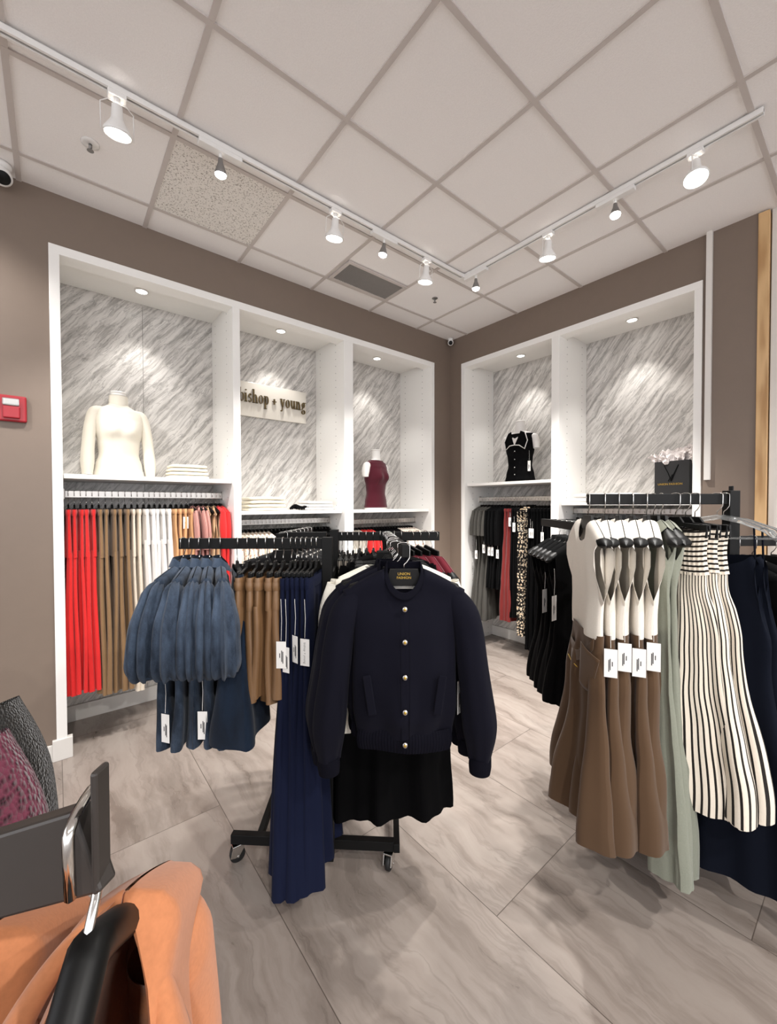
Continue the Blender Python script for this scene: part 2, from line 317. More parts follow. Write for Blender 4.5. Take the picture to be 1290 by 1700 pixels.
M['leather'] = fabric('tan_faux_leather', '#7f5f40', rough=.42, sheen=0, weave=500, spec=.5, wr=.5)
M['navy'] = fabric('navy_crepe', '#0f152c', wr=.25, sheen=.02, spec=.12); M['jacket'] = fabric('dark_navy_scuba_knit', '#0b0b17', wr=.2, sheen=.02, spec=.12); M['jackrib'] = fabric('dark_navy_rib', '#0a0a14', sheen=0, spec=.1, wr=.3, weave=300)
M['lace'] = spots('ivory_lace', '#ece7da', ['#b9b2a3'], 130, thr=.12); M['blk'] = fabric('black_cloth', '#060607', wr=.3, sheen=0, spec=.1); M['blkv'] = fabric('black_velvet', '#040405', wr=.2, sheen=0, spec=.08)
M['burg'] = fabric('burgundy_jersey', '#6e1828', wr=.3); M['burgd'] = fabric('deep_burgundy_rib', '#4d0e1f', wr=.2, weave=250)
M['dkred'] = fabric('brick_red_chiffon', '#742220', wr=.4); M['charc'] = spots('charcoal_tweed', '#45433f', ['#33312e'], 300, thr=.25)
M['floral'] = spots('cream_floral_print', '#e6ddd0', ['#a04a3c', '#c98a6e'], 60, thr=.33); M['bfloral'] = spots('black_floral_print', '#101012', ['#d8d4cc', '#8e8a84'], 55, thr=.27)
M['leo'] = spots('leopard_print', '#191412', ['#c79a62', '#e2d3bc'], 45, thr=.42); M['ivk'] = fabric('ivory_rib_knit', '#e9e2d6', wr=.25, weave=350); M['brown'] = fabric('caramel_brown_suiting', '#553f2b', wr=.2, weave=600)
M['sage'] = fabric('sage_crinkle_chiffon', '#85887a', wr=.9, weave=220); M['dnavy'] = fabric('midnight_navy_crepe', '#090e1a', sheen=0, spec=.12, wr=.25)
M['vstripe'] = stripes('cream_black_vertical_stripe', '#e2d8c8', '#191512', 54, 'X', .34); M['hstripe'] = stripes('cream_black_horizontal_stripe', '#dfd4c4', '#191512', 9, 'Y', .4)
M['belge'] = stripes('beige_check_knit', '#c9a68e', '#a9836c', 60, 'Y', .4); M['orange'] = fabric('apricot_orange_linen', '#bd7a52', wr=.3, weave=260, var=.25)
M['plum'] = knit('plum_openwork_knit', '#260b14', '#643040', 210, .008); M['bknit'] = knit('black_chunky_knit', '#050505', '#2a2724', 380, .008); M['fur'] = knit('grey_fluffy_knit', '#3b3938', '#85817c', 110, .015)
M['swt'] = fabric('cream_ribbed_jersey', '#e8e1d2', wr=.3); M['plaid'] = stripes('grey_beige_check', '#8d857a', '#5b554c', 16, 'X', .35); M['bwst'] = stripes('black_white_blue_stripe', '#1a2238', '#e6e6ea', 10, 'Y', .4)
M['tissue'] = spots('white_printed_tissue_paper', '#f0e9e6', ['#6f6a6c'], 26, thr=.10); M['bag'] = plain('matt_black_paper', '#171718', .6, var=.1); M['offw'] = fabric('off_white_folded_jersey', '#efe6d2', wr=.3)

# ------------------------------------------------------------------ room shell
H = 3.33; ZT = 3.03; DEP = .5
XL, XR = -3.442, -.263           # left wall niche frame
YT, YB = -.169, -2.292           # right wall niche frame
def sbox(name, mat, boxes, bevel=0, label=None):
    mb = MB()
    for q in boxes: mb.b(*q)
    return struct(mb.build(name, mat, None, bevel=bevel), label)
sbox('floor', M['floor'], [(-9, 6, -10, .6, -.05, 0)], label='grey beige veined stone-look floor tiles')
sbox('ceiling', M['ceil'], [(-7.5, 6, -8, 0, H, H+.04)], label='off-white acoustic tile ceiling')
T = .6096; GX = .5162; GY = .2405; mb = MB()
for k in range(-2, 11):
    x = -GX - k*T + 0
    mb.b(x-.012, x+.012, -8, 0, H-.006, H+.01)
    if k < 0: pass
for k in range(0, 13):
    y = -GY - k*T; mb.b(-7.5, 6 if y < -2.7 else 0, y-.012, y+.012, H-.0065, H+.01)
struct(mb.build('trim_1', M['tbar']), 'pale grey ceiling grid bars')
sbox('trim_2', M['speckle'], [(-GX-4*T+.012, -GX-3*T-.012-.0, -GY-T+.012, -GY-.012, H-.004, H+.006)], label='coarser speckled ceiling tile')
o = bpy.data.objects['trim_2']; o.location.x = 0
# walls: taupe faces around the two niche banks
sbox('wall_left', M['taupe'], [(-7.5, XL, 0, .6, 0, H), (XL, XR, 0, .09, ZT, H), (XL, XR, .09, .6, ZT+.03, H), (XR, .0, 0, .6, 0, H), (XL, XR, DEP+.021, .6, 0, ZT+.03)], label='taupe left wall above and beside the niches')
sbox('wall_right', M['taupe'], [(0, .6, YT, .6, 0, H), (0, .09, YB, YT, ZT, H), (.09, .6, YB, YT, ZT+.03, H), (0, .6, -2.571, YB, 0, H), (DEP+.021, .6, YB, YT, 0, ZT+.03)], label='taupe right wall above and beside the niches')
# marble niche backs (with panel joints)
sbox('wall_back_left', M['marble'], [(XL, -2.9, DEP, DEP+.02, 0, ZT+.02), (-2.898, XR, DEP, DEP+.02, 0, ZT+.02)], label='grey veined marble backing of the left niches')
sbox('wall_back_right', M['marble'], [(DEP, DEP+.02, YB, YT, 0, ZT+.02)], label='grey veined marble backing of the right niches')
sbox('baseboard_left', M['base'], [(XL-.02, XL+.075, -.02, .02, 0, .125), (XL+.05, XR-.02, DEP-.02, DEP, 0, .11), (-7.5, XL-.02, -.015, 0, 0, .1), (XR-.02, .0, -.015, 0, 0, .1)], .003)
sbox('baseboard_right', M['base'], [(DEP-.02, DEP, YB+.02, YT-.03, 0, .11), (-.015, 0, -2.57, YB, 0, .1), (-.015, 0, YT, 0, 0, .1)], .003)
# niche carcass: posts, dividers, headers, soffits
def bank(name, posts, wall):      # local x along wall, y into the wall
    root = None
    parts = []
    fr = MB()
    for (a, b_) in posts: fr.b(a, b_, -.012, DEP, 0, ZT)
    rot = 0 if wall == 'left' else -pi/2
    def place(o):
        if wall == 'right': o.rotation_euler = (0, 0, -pi/2)
        return o
    o = place(fr.build(name[0], M['peg'], None, bevel=.002)); struct(o, name[1])
    hd = MB(); hd.b(posts[0][0], posts[-1][1], -.013, .11, ZT-.052, ZT); hd.b(posts[0][0]+.02, posts[-1][1]-.02, .09, DEP, ZT+.0, ZT+.03)
    o = place(hd.build(name[2], M['white'], None, bevel=.002)); struct(o, name[3])
LP = [(XL, XL+.05), (-2.396, -2.342), (-1.415, -1.318), (XR-.045, XR)]
bank(('trim_3', 'white upright panels of the left niches', 'trim_4', 'white header and soffit of the left niches'), LP, 'left')
RP = [(.169, .215), (1.205, 1.277), (2.245, 2.292)]
bank(('trim_5', 'white upright panels of the right niches', 'trim_6', 'white header and soffit of the right niches'), RP, 'right')
sbox('trim_7', M['base'], [(-.03, 0, -2.345, -2.312, 1.67, H)], .002, 'white painted wall trim running down from the ceiling')
sbox('trim_8', M['oak'], [(-.012, .07, -2.625, -2.571, 0, H-.01)], .003, 'pale oak corner board at the end of the right wall')
sbox('trim_9', M['base'], [(.02, .12, -2.70, -2.63, 0, H)], .003, 'off-white door jamb beyond the oak board')
# neighbouring shop space seen past the end of the wall
sbox('wall_far', plain('pale_far_wall', '#c9c6c0', .7, var=.1), [(4.6, 4.7, -8, 0, 0, H)], label='pale wall of the next shop space')
sbox('window_1', plain('greenish_shopfront_glass', '#7d9490', .15, var=.3), [(3.2, 3.22, -6, -2.4, .9, 2.3)], label='greenish glass of the neighbouring front')
sbox('trim_10', M['grey'], [(3.15, 3.19, -6, -2.4, 1.55, 1.62), (3.15, 3.19, -6, -2.4, 2.3, 2.4), (3.15, 3.19, -6, -2.4, .8, .9)], label='grey bars of the neighbouring front')
sbox('trim_11', M['oak'], [(2.4, 3.0, -6, -2.6, .0, .35)], label='low oak plinth in the next space')

# shelves and rails (each lifts out)
def shelf(x0, x1, z, wall, label):
    mb = MB(); mb.b(x0+.003, x1-.003, .03, DEP-.003, z-.028, z); o = mb.build('shelf', M['white'], None, bevel=.002); tag(o, label, 'shelf', 'white shelves in the niches')
    if wall == 'right': o.rotation_euler = (0, 0, -pi/2)
def rail(x0, x1, z, wall, label):
    rt = empty('hanging_rail'); tag(rt, label, 'rail', 'steel rails under the shelves')
    mb = MB(); mb.b(x0+.01, x1-.01, .244, .256, z-.045, z); mb.build('bar', M['rail'], rt, bevel=.002)
    for x in (x0+.0045, x1-.0045):
        mb = MB(); mb.b(x-.004, x+.004, .23, .27, z-.055, z+.012); mb.build('bracket', M['rail'], rt, bevel=.001)
    if wall == 'right': rt.rotation_euler = (0, 0, -pi/2)
NI = {'L1': (XL+.05, -2.396, 'left', 1.70, 1.605), 'L2': (-2.342, -1.415, 'left', 1.462, 1.388), 'L3': (-1.318, XR-.045, 'left', 1.462, 1.362),
      'R1': (.215, 1.205, 'right', 1.735, 1.588), 'R2': (1.277, 2.245, 'right', 1.528, 1.472)}
NN = {'L1': 'wide left niche', 'L2': 'niche under the shop sign', 'L3': 'niche left of the corner', 'R1': 'niche right of the corner', 'R2': 'niche with the gift bag'}
for k, (a, b_, w, zs, zr) in NI.items():
    shelf(a, b_, zs, w, 'white shelf board spanning the ' + NN[k]); rail(a, b_, zr, w, 'flat steel hanging rail in the ' + NN[k])

# ------------------------------------------------------------------ ceiling fittings and lights
def downlight(x, y, z, wall, label):
    rt = empty('recessed_downlight', (x, y, z)); tag(rt, label, 'ceiling light', 'recessed downlights in the niche soffits')
    mb = MB(); mb.lathe([(.045, 0), (.045, -.006), (.036, -.008), (.036, -.002)], n=28, cap=False); mb.build('trim_ring', M['whitepl'], rt, smooth=True)
    mb = MB(); mb.lathe([(.0355, -.001), (.0355, -.004)], n=28); mb.build('lens', M['emit_s'], rt)
    ld = bpy.data.lights.new('downlight_lamp', 'SPOT'); ld.energy = DOWN; ld.color = WARM; ld.spot_size = radians(84); ld.spot_blend = .6; ld.shadow_soft_size = .03
    lo = bpy.data.objects.new('downlight_lamp', ld); COL.objects.link(lo); lo.parent = rt; lo.location = (0, 0, -.02)
for x, y, k in ((-2.936, .27, 'L1'), (-1.886, .27, 'L2'), (-.824, .27, 'L3'), (.27, -.717, 'R1'), (.27, -1.753, 'R2')):
    downlight(x, y, ZT, NI[k][2], 'small round lit downlight at the top of the ' + NN[k])
def track(name_label, p0, p1):
    rt = empty('lighting_track', (p0[0], p0[1], H)); tag(rt, name_label, 'lighting track', 'white lighting tracks')
    d = Vector((p1[0]-p0[0], p1[1]-p0[1], 0)); L = d.length; rt.rotation_euler = (0, 0, atan2(d.y, d.x))
    mb = MB(); mb.b(0, L, -.018, -.006, -.034, -.006); mb.b(0, L, .006, .018, -.034, -.006); mb.b(0, L, -.018, .018, -.010, -.0065); mb.build('channel', M['whitepl'], rt, bevel=.001)
    mb = MB(); mb.b(.0, L, -.0055, .0055, -.02, -.0105); mb.build('conductor_slot', M['dark'], rt)
    mb = MB(); mb.b(L-.03, L+.035, -.022, .022, -.037, -.0066); mb.build('end_cap', M['whitepl'], rt, bevel=.002)
track('white lighting track along the left wall', (-7.0, -.955), (-.90, -.955)); track('white lighting track running off to the right', (-.895, -2.72), (-.895, -1.0))
def head(x, y, big, tgt, label, axis, power=1.0):
    rt = empty('track_light', (x, y, H-.034)); tag(rt, label, 'track light', 'track spotlights')
    if axis == 'y': rt.rotation_euler = (0, 0, pi/2)
    mb = MB(); w = .035 if big else .105
    mb.b(-w, w, -.019, .019, -.022, 0); mb.build('adapter', M['whitepl'], rt, bevel=.003)
    R = .055 if big else .03; s = .10 if big else .07
    d = (Vector(tgt) - Vector((x, y, H-.14))).normalized()
    q = Vector((0, 0, -1)).rotation_difference(d); rot = (Matrix.Rotation(-rt.rotation_euler[2], 3, 'Z') @ q.to_matrix())
    piv = Vector((0, 0, -.05 if big else -.045))
    def P(px, py, pz): return piv + rot @ Vector((px, py, pz))
    mb = MB(); mb.tube([(0, 0, -.02), (0, 0, -.05)], .013 if big else .008, 12); mb.build('stem', M['whitepl'], rt, smooth=True)
    mb = MB(); off = -.0
    pr = [(.02, 0), (.024, -.05), (.03, -.062), (R*.98, -s), (R, -s-.012), (R*.93, -s-.012), (R*.9, -s-.004)] if big else [(.010, 0), (.013, -.022), (.02, -.04), (R, -s), (R*.95, -s-.002)]
    mb.lathe(pr, piv, 28, rot=rot, cap=False); mb.build('lamp_housing', M['whitepl'] if big else M['grey'], rt, smooth=True)
    mb = MB(); mb.lathe([(R*.05, -s-.008), (R*.9, -s-.006), (R*.9, -s-.004), (R*.05, -s-.003)] if big else [(.001, -s-.020), (R*.5, -s-.017), (R*.85, -s-.009), (R*.93, -s), (R*.05, -s)], piv, 28, rot=rot, cap=big); mb.build('lit_face', M['emit'], rt)
    if big:
        mb = MB()
        for sg in (-1, 1): mb.tube([P(0, 0, .01), P(sg*R*.6, 0, .012), P(sg*(R+.006), 0, -.01), P(sg*(R+.006), 0, -s-.012)], .0022, 6)
        mb.build('wire_yoke', M['whitepl'], rt, smooth=True)
    ld = bpy.data.lights.new('spot_lamp', 'SPOT'); ld.energy = (SPOT_LARGE if big else SPOT_SMALL)*power; ld.color = WARM; ld.spot_size = radians(88 if big else 62); ld.spot_blend = .55; ld.shadow_soft_size = .035 if big else .02
    lo = bpy.data.objects.new('spot_lamp', ld); COL.objects.link(lo); lo.parent = rt; lo.location = P(0, 0, -s-.034)
    lo.rotation_euler = rot.to_euler()
head(-3.20, -.955, True, (-3.1, -.3, .0), 'large track spotlight nearest the left edge', 'x')
head(-2.765, -.955, False, (-2.6, -.4, 0), 'small track spotlight beside the speckled ceiling tile', 'x')
head(-2.09, -.955, True, (-2.0, -.35, 0), 'large track spotlight left of the air vent', 'x')
head(-1.71, -.955, False, (-1.95, -.5, 0), 'small track spotlight just above the air vent', 'x')
head(-1.315, -.955, True, (-1.2, -.4, .0), 'large track spotlight right of the air vent', 'x')
head(-.895, -1.07, False, (-.75, -.95, 0), 'small track spotlight at the corner of the two tracks', 'y', 5.0)
head(-.895, -1.665, True, (-.55, -1.35, 0), 'large track spotlight over the right niches', 'y', 2.0)
head(-.895, -2.08, False, (-1.3, -2.3, 0), 'small track spotlight over the niche with the gift bag', 'y')
head(-.895, -2.463, True, (-1.75, -2.75, 0), 'large track spotlight nearest the right edge', 'y')
# unseen fill light: heads added beside and behind the photographer
head(-4.3, -.955, True, (-3.9, .3, 1.7), 'large track spotlight added unseen beyond the left edge', 'x', .6)  # out of view, added to brighten the wall around the alarm
track('white lighting track added unseen behind the photographer', (-5.5, -4.6), (.5, -4.6))  # extra track, out of view, added to carry the frontal fill heads
for i, (x, tg) in enumerate(((-3.9, (-3.2, -2.2, 0)), (-2.3, (-2.2, -2.7, 0)), (-.7, (-1.4, -2.6, .2)))): head(x, -4.6, True, tg, ('leftmost', 'middle', 'rightmost')[i] + ' spotlight of the added unseen track behind the photographer', 'x', 1.5)

rt = empty('air_vent', (-1.43, -.405, H-.002)); tag(rt, 'grey rectangular ceiling air vent with fine slats', 'air vent')
mb = MB()
for a in ((-.29, .29, -.145, -.12), (-.29, .29, .12, .145), (-.29, -.265, -.12, .12), (.265, .29, -.12, .12)): mb.b(*a, -.014, 0)
mb.build('frame', M['tbar'], rt, bevel=.002)
mb = MB(); mb.b(-.265, .265, -.12, .12, -.004, -.001); mb.build('backing', M['dark'], rt)
mb = MB()
for i in range(34): mb.box((-.257+i*.0156, 0, -.009), (.0105, .24, .0015), Matrix.Rotation(radians(35), 3, 'Y'))
mb.build('slats', M['vent'], rt)
for i, (x, y, lab) in enumerate(((-3.27, -.537, 'round recessed sprinkler left of the big spotlight'), (-.815, -.554, 'small ceiling sprinkler near the corner camera'))):
    rt = empty('fire_sprinkler', (x, y, H)); tag(rt, lab, 'sprinkler', 'ceiling sprinklers')
    mb = MB(); mb.lathe([(.040 if i == 0 else .025, -.0002), (.040 if i == 0 else .026, -.003), (.028 if i == 0 else .02, -.006), (.012, -.006)], n=24); mb.build('escutcheon', M['whitepl'] if i == 0 else M['grey'], rt, smooth=True)
    mb = MB(); mb.lathe([(.008, -.006), (.008, -.022), (.004, -.024), (.004, -.036)], n=12); mb.build('nozzle', M['grey'], rt, smooth=True)
    mb = MB(); mb.lathe([(.015, -.036), (.015, -.038)], n=12); mb.build('deflector', M['grey'], rt)
def camdome(loc, tgt, lab, s=1):
    rt = empty('security_camera', loc); tag(rt, lab, 'security camera', 'white dome security cameras'); 
    mb = MB(); mb.lathe([(.03*s, 0), (.03*s, -.012*s), (.02*s, -.02*s)], n=20); mb.build('mount', M['whitepl'], rt, smooth=True)
    d = (Vector(tgt)-Vector(loc)).normalized(); rot = Vector((0, 0, 1)).rotation_difference(d).to_matrix(); c = Vector((0, 0, -.042*s))
    mb = MB(); mb.lathe([(.001, -.032*s), (.02*s, -.026*s), (.03*s, -.012*s), (.032*s, 0), (.03*s, .012*s), (.023*s, .022*s)], c, 24, rot=rot); mb.build('ball_housing', M['whitepl'], rt, smooth=True)
    mb = MB(); mb.lathe([(.022*s, .0225*s), (.02*s, .0235*s), (.001, .027*s)], c, 24, rot=rot); mb.build('lens', M['blackpl'], rt, smooth=True)
camdome((-.05, -.05, H-.003), (-3, -3, 1.5), 'white ball camera in the ceiling corner between the walls'); camdome((-3.63, -.09, H-.003), (-2.8, -2.6, 1.2), 'white ball camera at the left edge under the ceiling', 1.5)
rt = empty('fire_alarm_strobe', (-3.61, 0, 2.047)); tag(rt, 'red fire alarm strobe on the taupe wall at left', 'fire alarm')
mb = MB(); mb.b(-.063, .063, -.03, -.0005, -.072, .072); mb.build('back_box', M['red_pl'], rt, bevel=.008)
mb = MB(); mb.b(-.035, .035, -.046, -.029, -.055, .01); mb.build('horn_cover', M['red_pl'], rt, bevel=.005)
mb = MB(); mb.b(-.036, .032, -.052, -.029, .014, .052); mb.build('strobe_lens', M['lensg'], rt, bevel=.004)
mb = MB(); mb.b(-.034, .030, -.040, -.029, .016, .050); mb.build('reflector', M['chrome'], rt, bevel=.002)
def text(body, size, mat, parent, loc, rot, name='lettering', depth=.0004, align='CENTER', sx=1.0, off=0.0):
    cu = bpy.data.curves.new(name, 'FONT'); cu.body = body; cu.size = size; cu.extrude = depth; cu.align_x = align; cu.align_y = 'CENTER'; cu.offset = off; cu.resolution_u = 3
    tmp = bpy.data.objects.new('tmp_text', cu); COL.objects.link(tmp); dg = bpy.context.evaluated_depsgraph_get()
    me = bpy.data.meshes.new_from_object(tmp.evaluated_get(dg)); bpy.data.objects.remove(tmp)
    me.materials.clear(); me.materials.append(mat); o = bpy.data.objects.new(name, me); COL.objects.link(o); o.parent = parent; o.location = loc; o.rotation_euler = rot; o.scale = (sx, 1, 1); return o
rt = empty('shop_sign', (-1.89, DEP-.04, 2.44)); tag(rt, 'ivory wall sign with dark brass letters in the middle left niche', 'sign')
mb = MB(); mb.b(-.345, .345, 0, .018, -.15, .15); mb.build('board', M['signp'], rt, bevel=.002)
GL = {  # stems (x, z0, z1), serifs (x0, x1, z), rings (cx, cz, rx, rz, a0, a1), bars (x0,z0,x1,z1,w)
 'b': (.52, [(.10, 0, 1.5)], [(-.02, .12, 1.5)], [(.28, .48, .24, .48, -180, 180)], []), 'i': (.30, [(.14, 0, .95)], [(.0, .16, .95), (.0, .28, 0)], [], [(.14, 1.28, .15, 1.34, .16)]),
 's': (.46, [], [], [(.23, .72, .17, .24, 20, 270), (.23, .25, .19, .26, -160, 90)], []), 'h': (.62, [(.12, 0, 1.5), (.46, 0, .62)], [(-.02, .14, 1.5), (0, .26, 0), (.34, .60, 0)], [(.29, .62, .19, .33, 0, 180)], []),
 'o': (.56, [], [], [(.27, .48, .25, .48, -180, 180)], []), 'p': (.58, [(.14, -.5, .95)], [(0, .16, .95), (.0, .30, -.5)], [(.32, .48, .22, .48, -180, 180)], []),
 'y': (.60, [], [(-.02, .24, .95), (.36, .60, .95)], [], [(.10, .95, .31, .05, .14), (.49, .95, .20, -.45, .07), (.20, -.45, .06, -.42, .12)]), 'u': (.64, [(.13, .3, .95), (.47, 0, .95)], [(0, .15, .95), (.34, .49, .95), (.46, .62, 0)], [(.30, .32, .19, .33, 180, 360)], []),
 'n': (.62, [(.12, 0, .95), (.46, 0, .62)], [(-.02, .14, .95), (0, .26, 0), (.34, .60, 0)], [(.29, .62, .19, .33, 0, 180)], []), 'g': (.60, [], [(.40, .58, .95)], [(.27, .62, .20, .33, -180, 180), (.28, -.22, .24, .26, -180, 180)], [(.16, .28, .12, .08, .08)]),
 '+': (.60, [(.27, .18, .78)], [], [], [(.04, .48, .50, .48, .09)]), ' ': (.26, [], [], [], [])}
def serif_letters(body, xh, x0, mat, parent, depth=.016, gap=.07):
    tot = sum(GL[c][0]+gap for c in body); x = x0
    for c in body:
        w_, stems, ser, rings, bars = GL[c]
        if c != ' ':
            mb = MB()
            for (sx_, a, b_) in stems: mb.b(x+(sx_-.07)*xh, x+(sx_+.07)*xh, -depth, 0, a*xh, b_*xh)
            for (a, b_, z) in ser: mb.b(x+a*xh, x+b_*xh, -depth, 0, (z-(.07 if z > 0 else 0))*xh, (z+(.07 if z <= 0 else 0))*xh)
            for (cx, cz, rx, rz_, a0, a1) in rings:
                n = 26; vs = []; fs = []
                for k in range(n+1):
                    a = radians(a0+(a1-a0)*k/n); th = .045+.075*abs(cos(a))
                    for (kk, y) in ((0, -depth), (1, -depth), (1, 0), (0, 0)):
                        vs.append((x+xh*(cx+(rx-th*kk)*cos(a)), y, xh*(cz+(rz_-(.05+.02*abs(cos(a)))*kk)*sin(a))))
                for k in range(n):
                    for q in range(4): fs.append((k*4+q, k*4+(q+1) % 4, k*4+4+(q+1) % 4, k*4+4+q))
                mb.add(vs, fs)
            for (xa, za, xb, zb, ww) in bars:
                d_ = Vector((xb-xa, 0, zb-za)); an = atan2(d_.z, d_.x); mb.box((x+xh*(xa+xb)/2, -depth/2, xh*(za+zb)/2), (d_.length*xh+.002, depth, ww*xh), Matrix.Rotation(-an, 3, 'Y'))
            o = mb.build('letter', mat, parent); o.location = (0, -.004, -.028)
        x += (w_+gap)*xh
serif_letters('bishop + young', .0785, -.300, M['brass'], rt)
mb = MB()
for x in (-.3, .3): mb.b(x-.01, x+.01, .018, .0395, -.1, .1)
mb.build('standoff', M['grey'], rt)

# ------------------------------------------------------------------ hangers (origin = where the hook rests on the bar, X = width)
def hook(parent, drop=.085, r=.0018, bw=.0):
    mb = MB(); p = [(-.018, 0, -.035), (-.0195, 0, -.012)]
    for k in range(9):
        a = pi - k*pi/8; p.append((.0195*cos(a), 0, -.0035 + .006*sin(a)))
    p += [(.0195, 0, -.02), (.019, 0, -.048), (.010, 0, -.062), (.001, 0, -.070), (0, 0, -drop)]
    mb.tube(p, r, 6); return mb.build('hook', M['chrome'], parent, smooth=True)
def shoulder_hanger(w=.19, tipz=-.155, fat=.014, mat='blackpl', plate=True, txt=False, zc0=-.094, mid=.006):
    rt = empty('clothes_hanger'); mb = MB()
    def fn(u, v):
        x = -w + 2*w*v; ax = abs(x)/w; k = ax**1.2
        zc = zc0 + (tipz-zc0)*(ax**1.15); ry = mid + (fat-mid)*sm((ax-.25)/.75); rz = .013 + .004*sm((ax-.3)/.7)
        e = 1.0
        if ax > .93: e = sqrt(max(.0, 1-((ax-.93)/.07)**2))*.98+.02
        return (x, ry*e*cos(2*pi*u), zc + rz*e*sin(2*pi*u))
    mb.grid(fn, 14, 30, True, True); mb.build('shoulder_bar', M[mat], rt, smooth=True)
    hook(rt)
    if plate:
        mb = MB(); mb.prism([(-.047, -.083), (.047, -.083), (.062, -.135), (.05, -.14), (-.05, -.14), (-.062, -.135)], -.006, .006); pl = mb.build('centre_plate', M[mat], rt, bevel=.002)
        if txt:
            text('UNION', .0125, M['gold'], pl, (0, -.0068, -.100), (pi/2, 0, 0), 'gold_lettering', .0003); text('FASHION', .0115, M['gold'], pl, (0, -.0068, -.1125), (pi/2, 0, 0), 'gold_lettering', .0003)
    return rt
def clip_hanger(w=.13, z=-.09):
    rt = empty('clip_hanger'); hook(rt, -z)
    mb = MB(); mb.prism([(-.02, z), (.02, z), (.035, z-.022), (w, z-.030), (w, z-.043), (.03, z-.038), (-.03, z-.038), (-w, z-.043), (-w, z-.030), (-.035, z-.022)], -.005, .005); mb.build('cross_bar', M['blackpl'], rt, bevel=.0015)
    for s in (-1, 1):
        mb = MB(); mb.b(s*(w-.018)-.014, s*(w-.018)+.014, -.011, -.004, z-.075, z-.026); mb.b(s*(w-.018)-.014, s*(w-.018)+.014, .004, .011, z-.075, z-.026); mb.build('clip', M['blackpl'], rt, bevel=.002)
    return rt
def clear_hanger(w=.19):
    rt = empty('clear_hanger'); hook(rt); mb = MB()
    mb.tube([(-w, 0, -.175), (-w*.8, 0, -.135), (-w*.4, 0, -.105), (0, 0, -.09), (w*.4, 0, -.105), (w*.8, 0, -.135), (w, 0, -.175)], [.006, .010, .009, .008, .009, .010, .006], 10)
    mb.tube([(-w*.93, 0, -.165), (0, 0, -.175), (w*.93, 0, -.165)], .004, 8); mb.build('frame', M['clearpl'], rt, smooth=True); return rt

# ------------------------------------------------------------------ garments
def loopcs(u):
    c = asin(.985*cos(2*pi*u))/asin(.985); s = sin(2*pi*u); y = (max(0, 1-abs(c)**2.4))**(1/2.4)
    return c, (y if s >= 0 else -y)
def foldf(u, n, ph): return sin(2*pi*n*u+ph) + .45*sin(2*pi*(2*n+1)*u+1.7*ph+1) + .3*sin(2*pi*(n-1)*u+2.3*ph)
def body_mesh(mb, W, T, xs=.19, ztip=-.15, neck=.07, ztop=-.094, zhem=-.7, nf=.07, nb=.012, arm=.0, fold=0, A=((0,0),(1,0)), ph=0.0, nu=72, nv=30, hemw=0.0, cx=((0,0),(1,0)), cr=.004, T0=.012, hemtilt=0.0, sway=0.0):
    """tube of cloth hanging from the shoulder line; front is -y"""
    ca = .82 if arm else .999
    def fn(u, v):
        c, s = loopcs(u); sg = 1 if s >= 0 else -1; sx = 1 if c > 0 else -1; flat = (ztop == ztip); v = v**1.35 if not flat else v; open_ = flat
        if arm and abs(c) > ca:
            t = (abs(c)-ca)/(1-ca); x0 = xs*sx; y0 = T0*1.15*sg*sin(pi*t**.62); z0 = ztip - arm*t; a = xs; inn = 0
        else:
            x0 = xs*max(-1, min(1, c/ca)); a = abs(x0); y0 = .0015*sg; inn = 0
            if flat: z0 = ztop; y0 = T0*s
            elif a < neck:
                q = sqrt(max(0, 1-(a/neck)**2)); z0 = ztop - (nf if s < 0 else nb)*q; y0 = sg*(.002 + (.024 if s < 0 else .016)*q); inn = q
            else: z0 = ztop + (ztip-ztop)*((a-neck)/(xs-neck))**1.15
        zh = zhem + hemtilt*c + hemw*sin(2*pi*(fold or 3)*u+ph)
        z = z0 + (zh-z0)*v; q = max(0, min(1, (ztip-z)/(ztip-zhem)))
        w = lerpkeys(W, q); t_ = lerpkeys(T, q); b_ = sm(v/.16) if v < .16 else 1
        if not flat and not (arm and abs(c) > ca): tt = min(1, (z0-z)/.034); ar = sqrt(1-(1-tt)**2); y0 = y0 + (T0*s/max(abs(s), .35)*min(1, abs(s)*3)-y0)*ar*(1-inn*.5)
        x1 = w*c; y1 = t_*s; x = x0+(x1-x0)*b_; y = y0+(y1-y0)*b_
        if fold:
            f = foldf(u, fold, ph)*lerpkeys(A, q)*b_; y += f*(abs(s)**.6)*(1 if s >= 0 else -1); x += f*c*.5
        if cr:
            nz = noise.noise(Vector((x*9+ph, y*9+3*ph, z*7))); y += cr*nz*2*b_; x += cr*noise.noise(Vector((z*8, y*7, x*5+ph)))*b_
        return (x + lerpkeys(cx, q), y + sway*q*q, z)
    mb.grid(fn, nu, nv)
